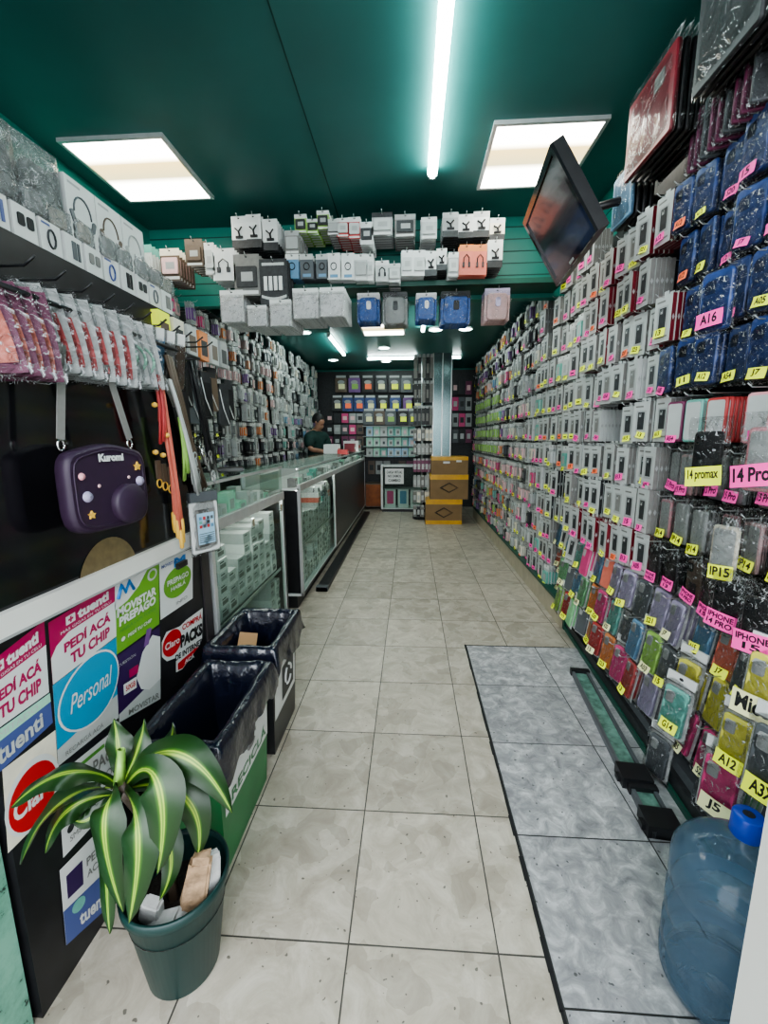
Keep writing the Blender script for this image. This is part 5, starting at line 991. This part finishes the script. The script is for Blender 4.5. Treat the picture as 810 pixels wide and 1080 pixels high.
# ------------------------------------------------------------------ shop assistant
mat('skin', (.32, .17, .11), .5, var=.08, scale=20); mat('hair', (.008, .007, .007), .5, var=.3, scale=60); mat('shirt', (.008, .035, .03), .8, var=.2, scale=20); mat('trousers', (.02, .025, .05), .8, var=.2)
def skin(name, pts, edges, mt, sub=2):
    me = D.meshes.new(name); me.from_pydata([p[:3] for p in pts], edges, []); o = D.objects.new(name, me); COL.objects.link(o)
    md = o.modifiers.new('k', 'SKIN'); ly = me.skin_vertices[0] if me.skin_vertices else None
    if ly is None:
        bpy.context.view_layer.objects.active = o; o.select_set(True); ly = me.skin_vertices[0]
    for i, p in enumerate(pts):
        ly.data[i].radius = (p[3], p[4] if len(p) > 4 else p[3]); ly.data[i].use_root = (i == 0)
    md.use_smooth_shade = True; s_ = o.modifiers.new('s', 'SUBSURF'); s_.levels = sub; s_.render_levels = sub
    dg = bpy.context.evaluated_depsgraph_get(); m2 = D.meshes.new_from_object(o.evaluated_get(dg)); o.modifiers.clear(); o.data = m2; m2.materials.clear(); m2.materials.append(M[mt])
    for p in m2.polygons: p.use_smooth = True; p.material_index = 0
    return o
# local frame: faces +x (the aisle), stands at (0,0)
def person(loc, rz):
    B = [(0, 0, .95, .14, .11), (0, 0, 1.12, .13, .1), (.02, 0, 1.3, .15, .11), (.03, 0, 1.4, .13, .09), (.05, 0, 1.48, .05), (.09, 0, 1.545, .055), (.1, 0, 1.6, .085, .075), (.1, 0, 1.665, .075, .07),
         (.02, .17, 1.4, .06), (.1, .23, 1.18, .043), (.3, .15, 1.15, .034), (.37, .12, 1.16, .028), (.02, -.17, 1.4, .06), (.1, -.23, 1.18, .043), (.3, -.15, 1.15, .034), (.37, -.12, 1.16, .028),
         (0, .09, .85, .085), (.02, .1, .48, .055), (-.01, .1, .09, .04), (.13, .11, .035, .035), (0, -.09, .85, .085), (.02, -.1, .48, .055), (-.01, -.1, .09, .04), (.13, -.11, .035, .035), (.185, 0, 1.6, .018), (.15, 0, 1.555, .04)]
    E_ = [(0, 1), (1, 2), (2, 3), (3, 4), (4, 5), (5, 6), (6, 7), (3, 8), (8, 9), (9, 10), (10, 11), (3, 12), (12, 13), (13, 14), (14, 15), (0, 16), (16, 17), (17, 18), (18, 19), (0, 20), (20, 21), (21, 22), (22, 23), (6, 24), (5, 25)]
    for sy in (1, -1):   # fingers and thumb
        b0 = 11 if sy == 1 else 15
        for k, (dy, L_) in enumerate(((-.025, .06), (-.008, .07), (.008, .066), (.024, .05))):
            n0_ = len(B); B.append((.42, sy*.12+dy, 1.155, .012)); B.append((.42+L_*.6, sy*.12+dy*1.2, 1.145, .009)); B.append((.42+L_, sy*.12+dy*1.2, 1.135, .007)); E_ += [(b0, n0_), (n0_, n0_+1), (n0_+1, n0_+2)]
        n0_ = len(B); B.append((.4, sy*.085, 1.16, .012)); B.append((.435, sy*.065, 1.15, .009)); E_ += [(b0, n0_), (n0_, n0_+1)]
    o = skin('person', B, E_, 'skin'); o.location = loc; o.rotation_euler = (0, 0, rz)
    tag(o, 'shop assistant with black hair and dark green shirt looking down behind the long counter', 'person')
    s_ = skin('shirt', [(0, 0, .9, .155, .125), (0, 0, 1.12, .15, .12), (.02, 0, 1.3, .17, .125), (.03, 0, 1.4, .17, .12), (.045, 0, 1.45, .085), (.02, .17, 1.4, .1), (.09, .225, 1.2, .075), (.02, -.17, 1.4, .1), (.09, -.225, 1.2, .075)], [(0, 1), (1, 2), (2, 3), (3, 4), (3, 5), (5, 6), (3, 7), (7, 8)], 'shirt'); s_.parent = o
    l_ = skin('trousers', [(0, 0, .95, .15, .12), (0, .09, .85, .1), (.02, .1, .48, .07), (-.01, .1, .1, .055), (0, -.09, .85, .1), (.02, -.1, .48, .07), (-.01, -.1, .1, .055)], [(0, 1), (1, 2), (2, 3), (0, 4), (4, 5), (5, 6)], 'trousers'); l_.parent = o
    m = MB(); m.grid(lambda u, v: (.09+.105*math.cos(PI*2*u)*math.sin(v*PI*.62)*(.95 if abs(u-.5) > .3 else 1)-.012, .088*math.sin(2*PI*u)*math.sin(v*PI*.62), 1.635+.115*math.cos(v*PI*.62)), 20, 8, 'hair'); h_ = m.build('hair', o)
    for sy in (1, -1):
        m = MB(); m.lathe([(.001, .009), (.008, .005), (.01, 0)], 'white', Tm(.168, sy*.03, 1.625, ry=PI/2), n=10); m.lathe([(.001, .011), (.004, .01), (.005, .008)], 'ink', Tm(.168, sy*.03, 1.625, ry=PI/2), n=10); m.build('eye', o)
        m = MB(); m.lathe([(.001, .006), (.014, .004), (.018, -.004)], 'skin', Tm(.1, sy*.085, 1.6, rx=-sy*PI/2), n=10); m.build('ear', o)
    m = MB(); m.box(.17, .178, -.02, .02, 1.562, 1.57, 'maroon'); m.build('mouth', o)
person((-1.52, 6.8, 0), -.5)
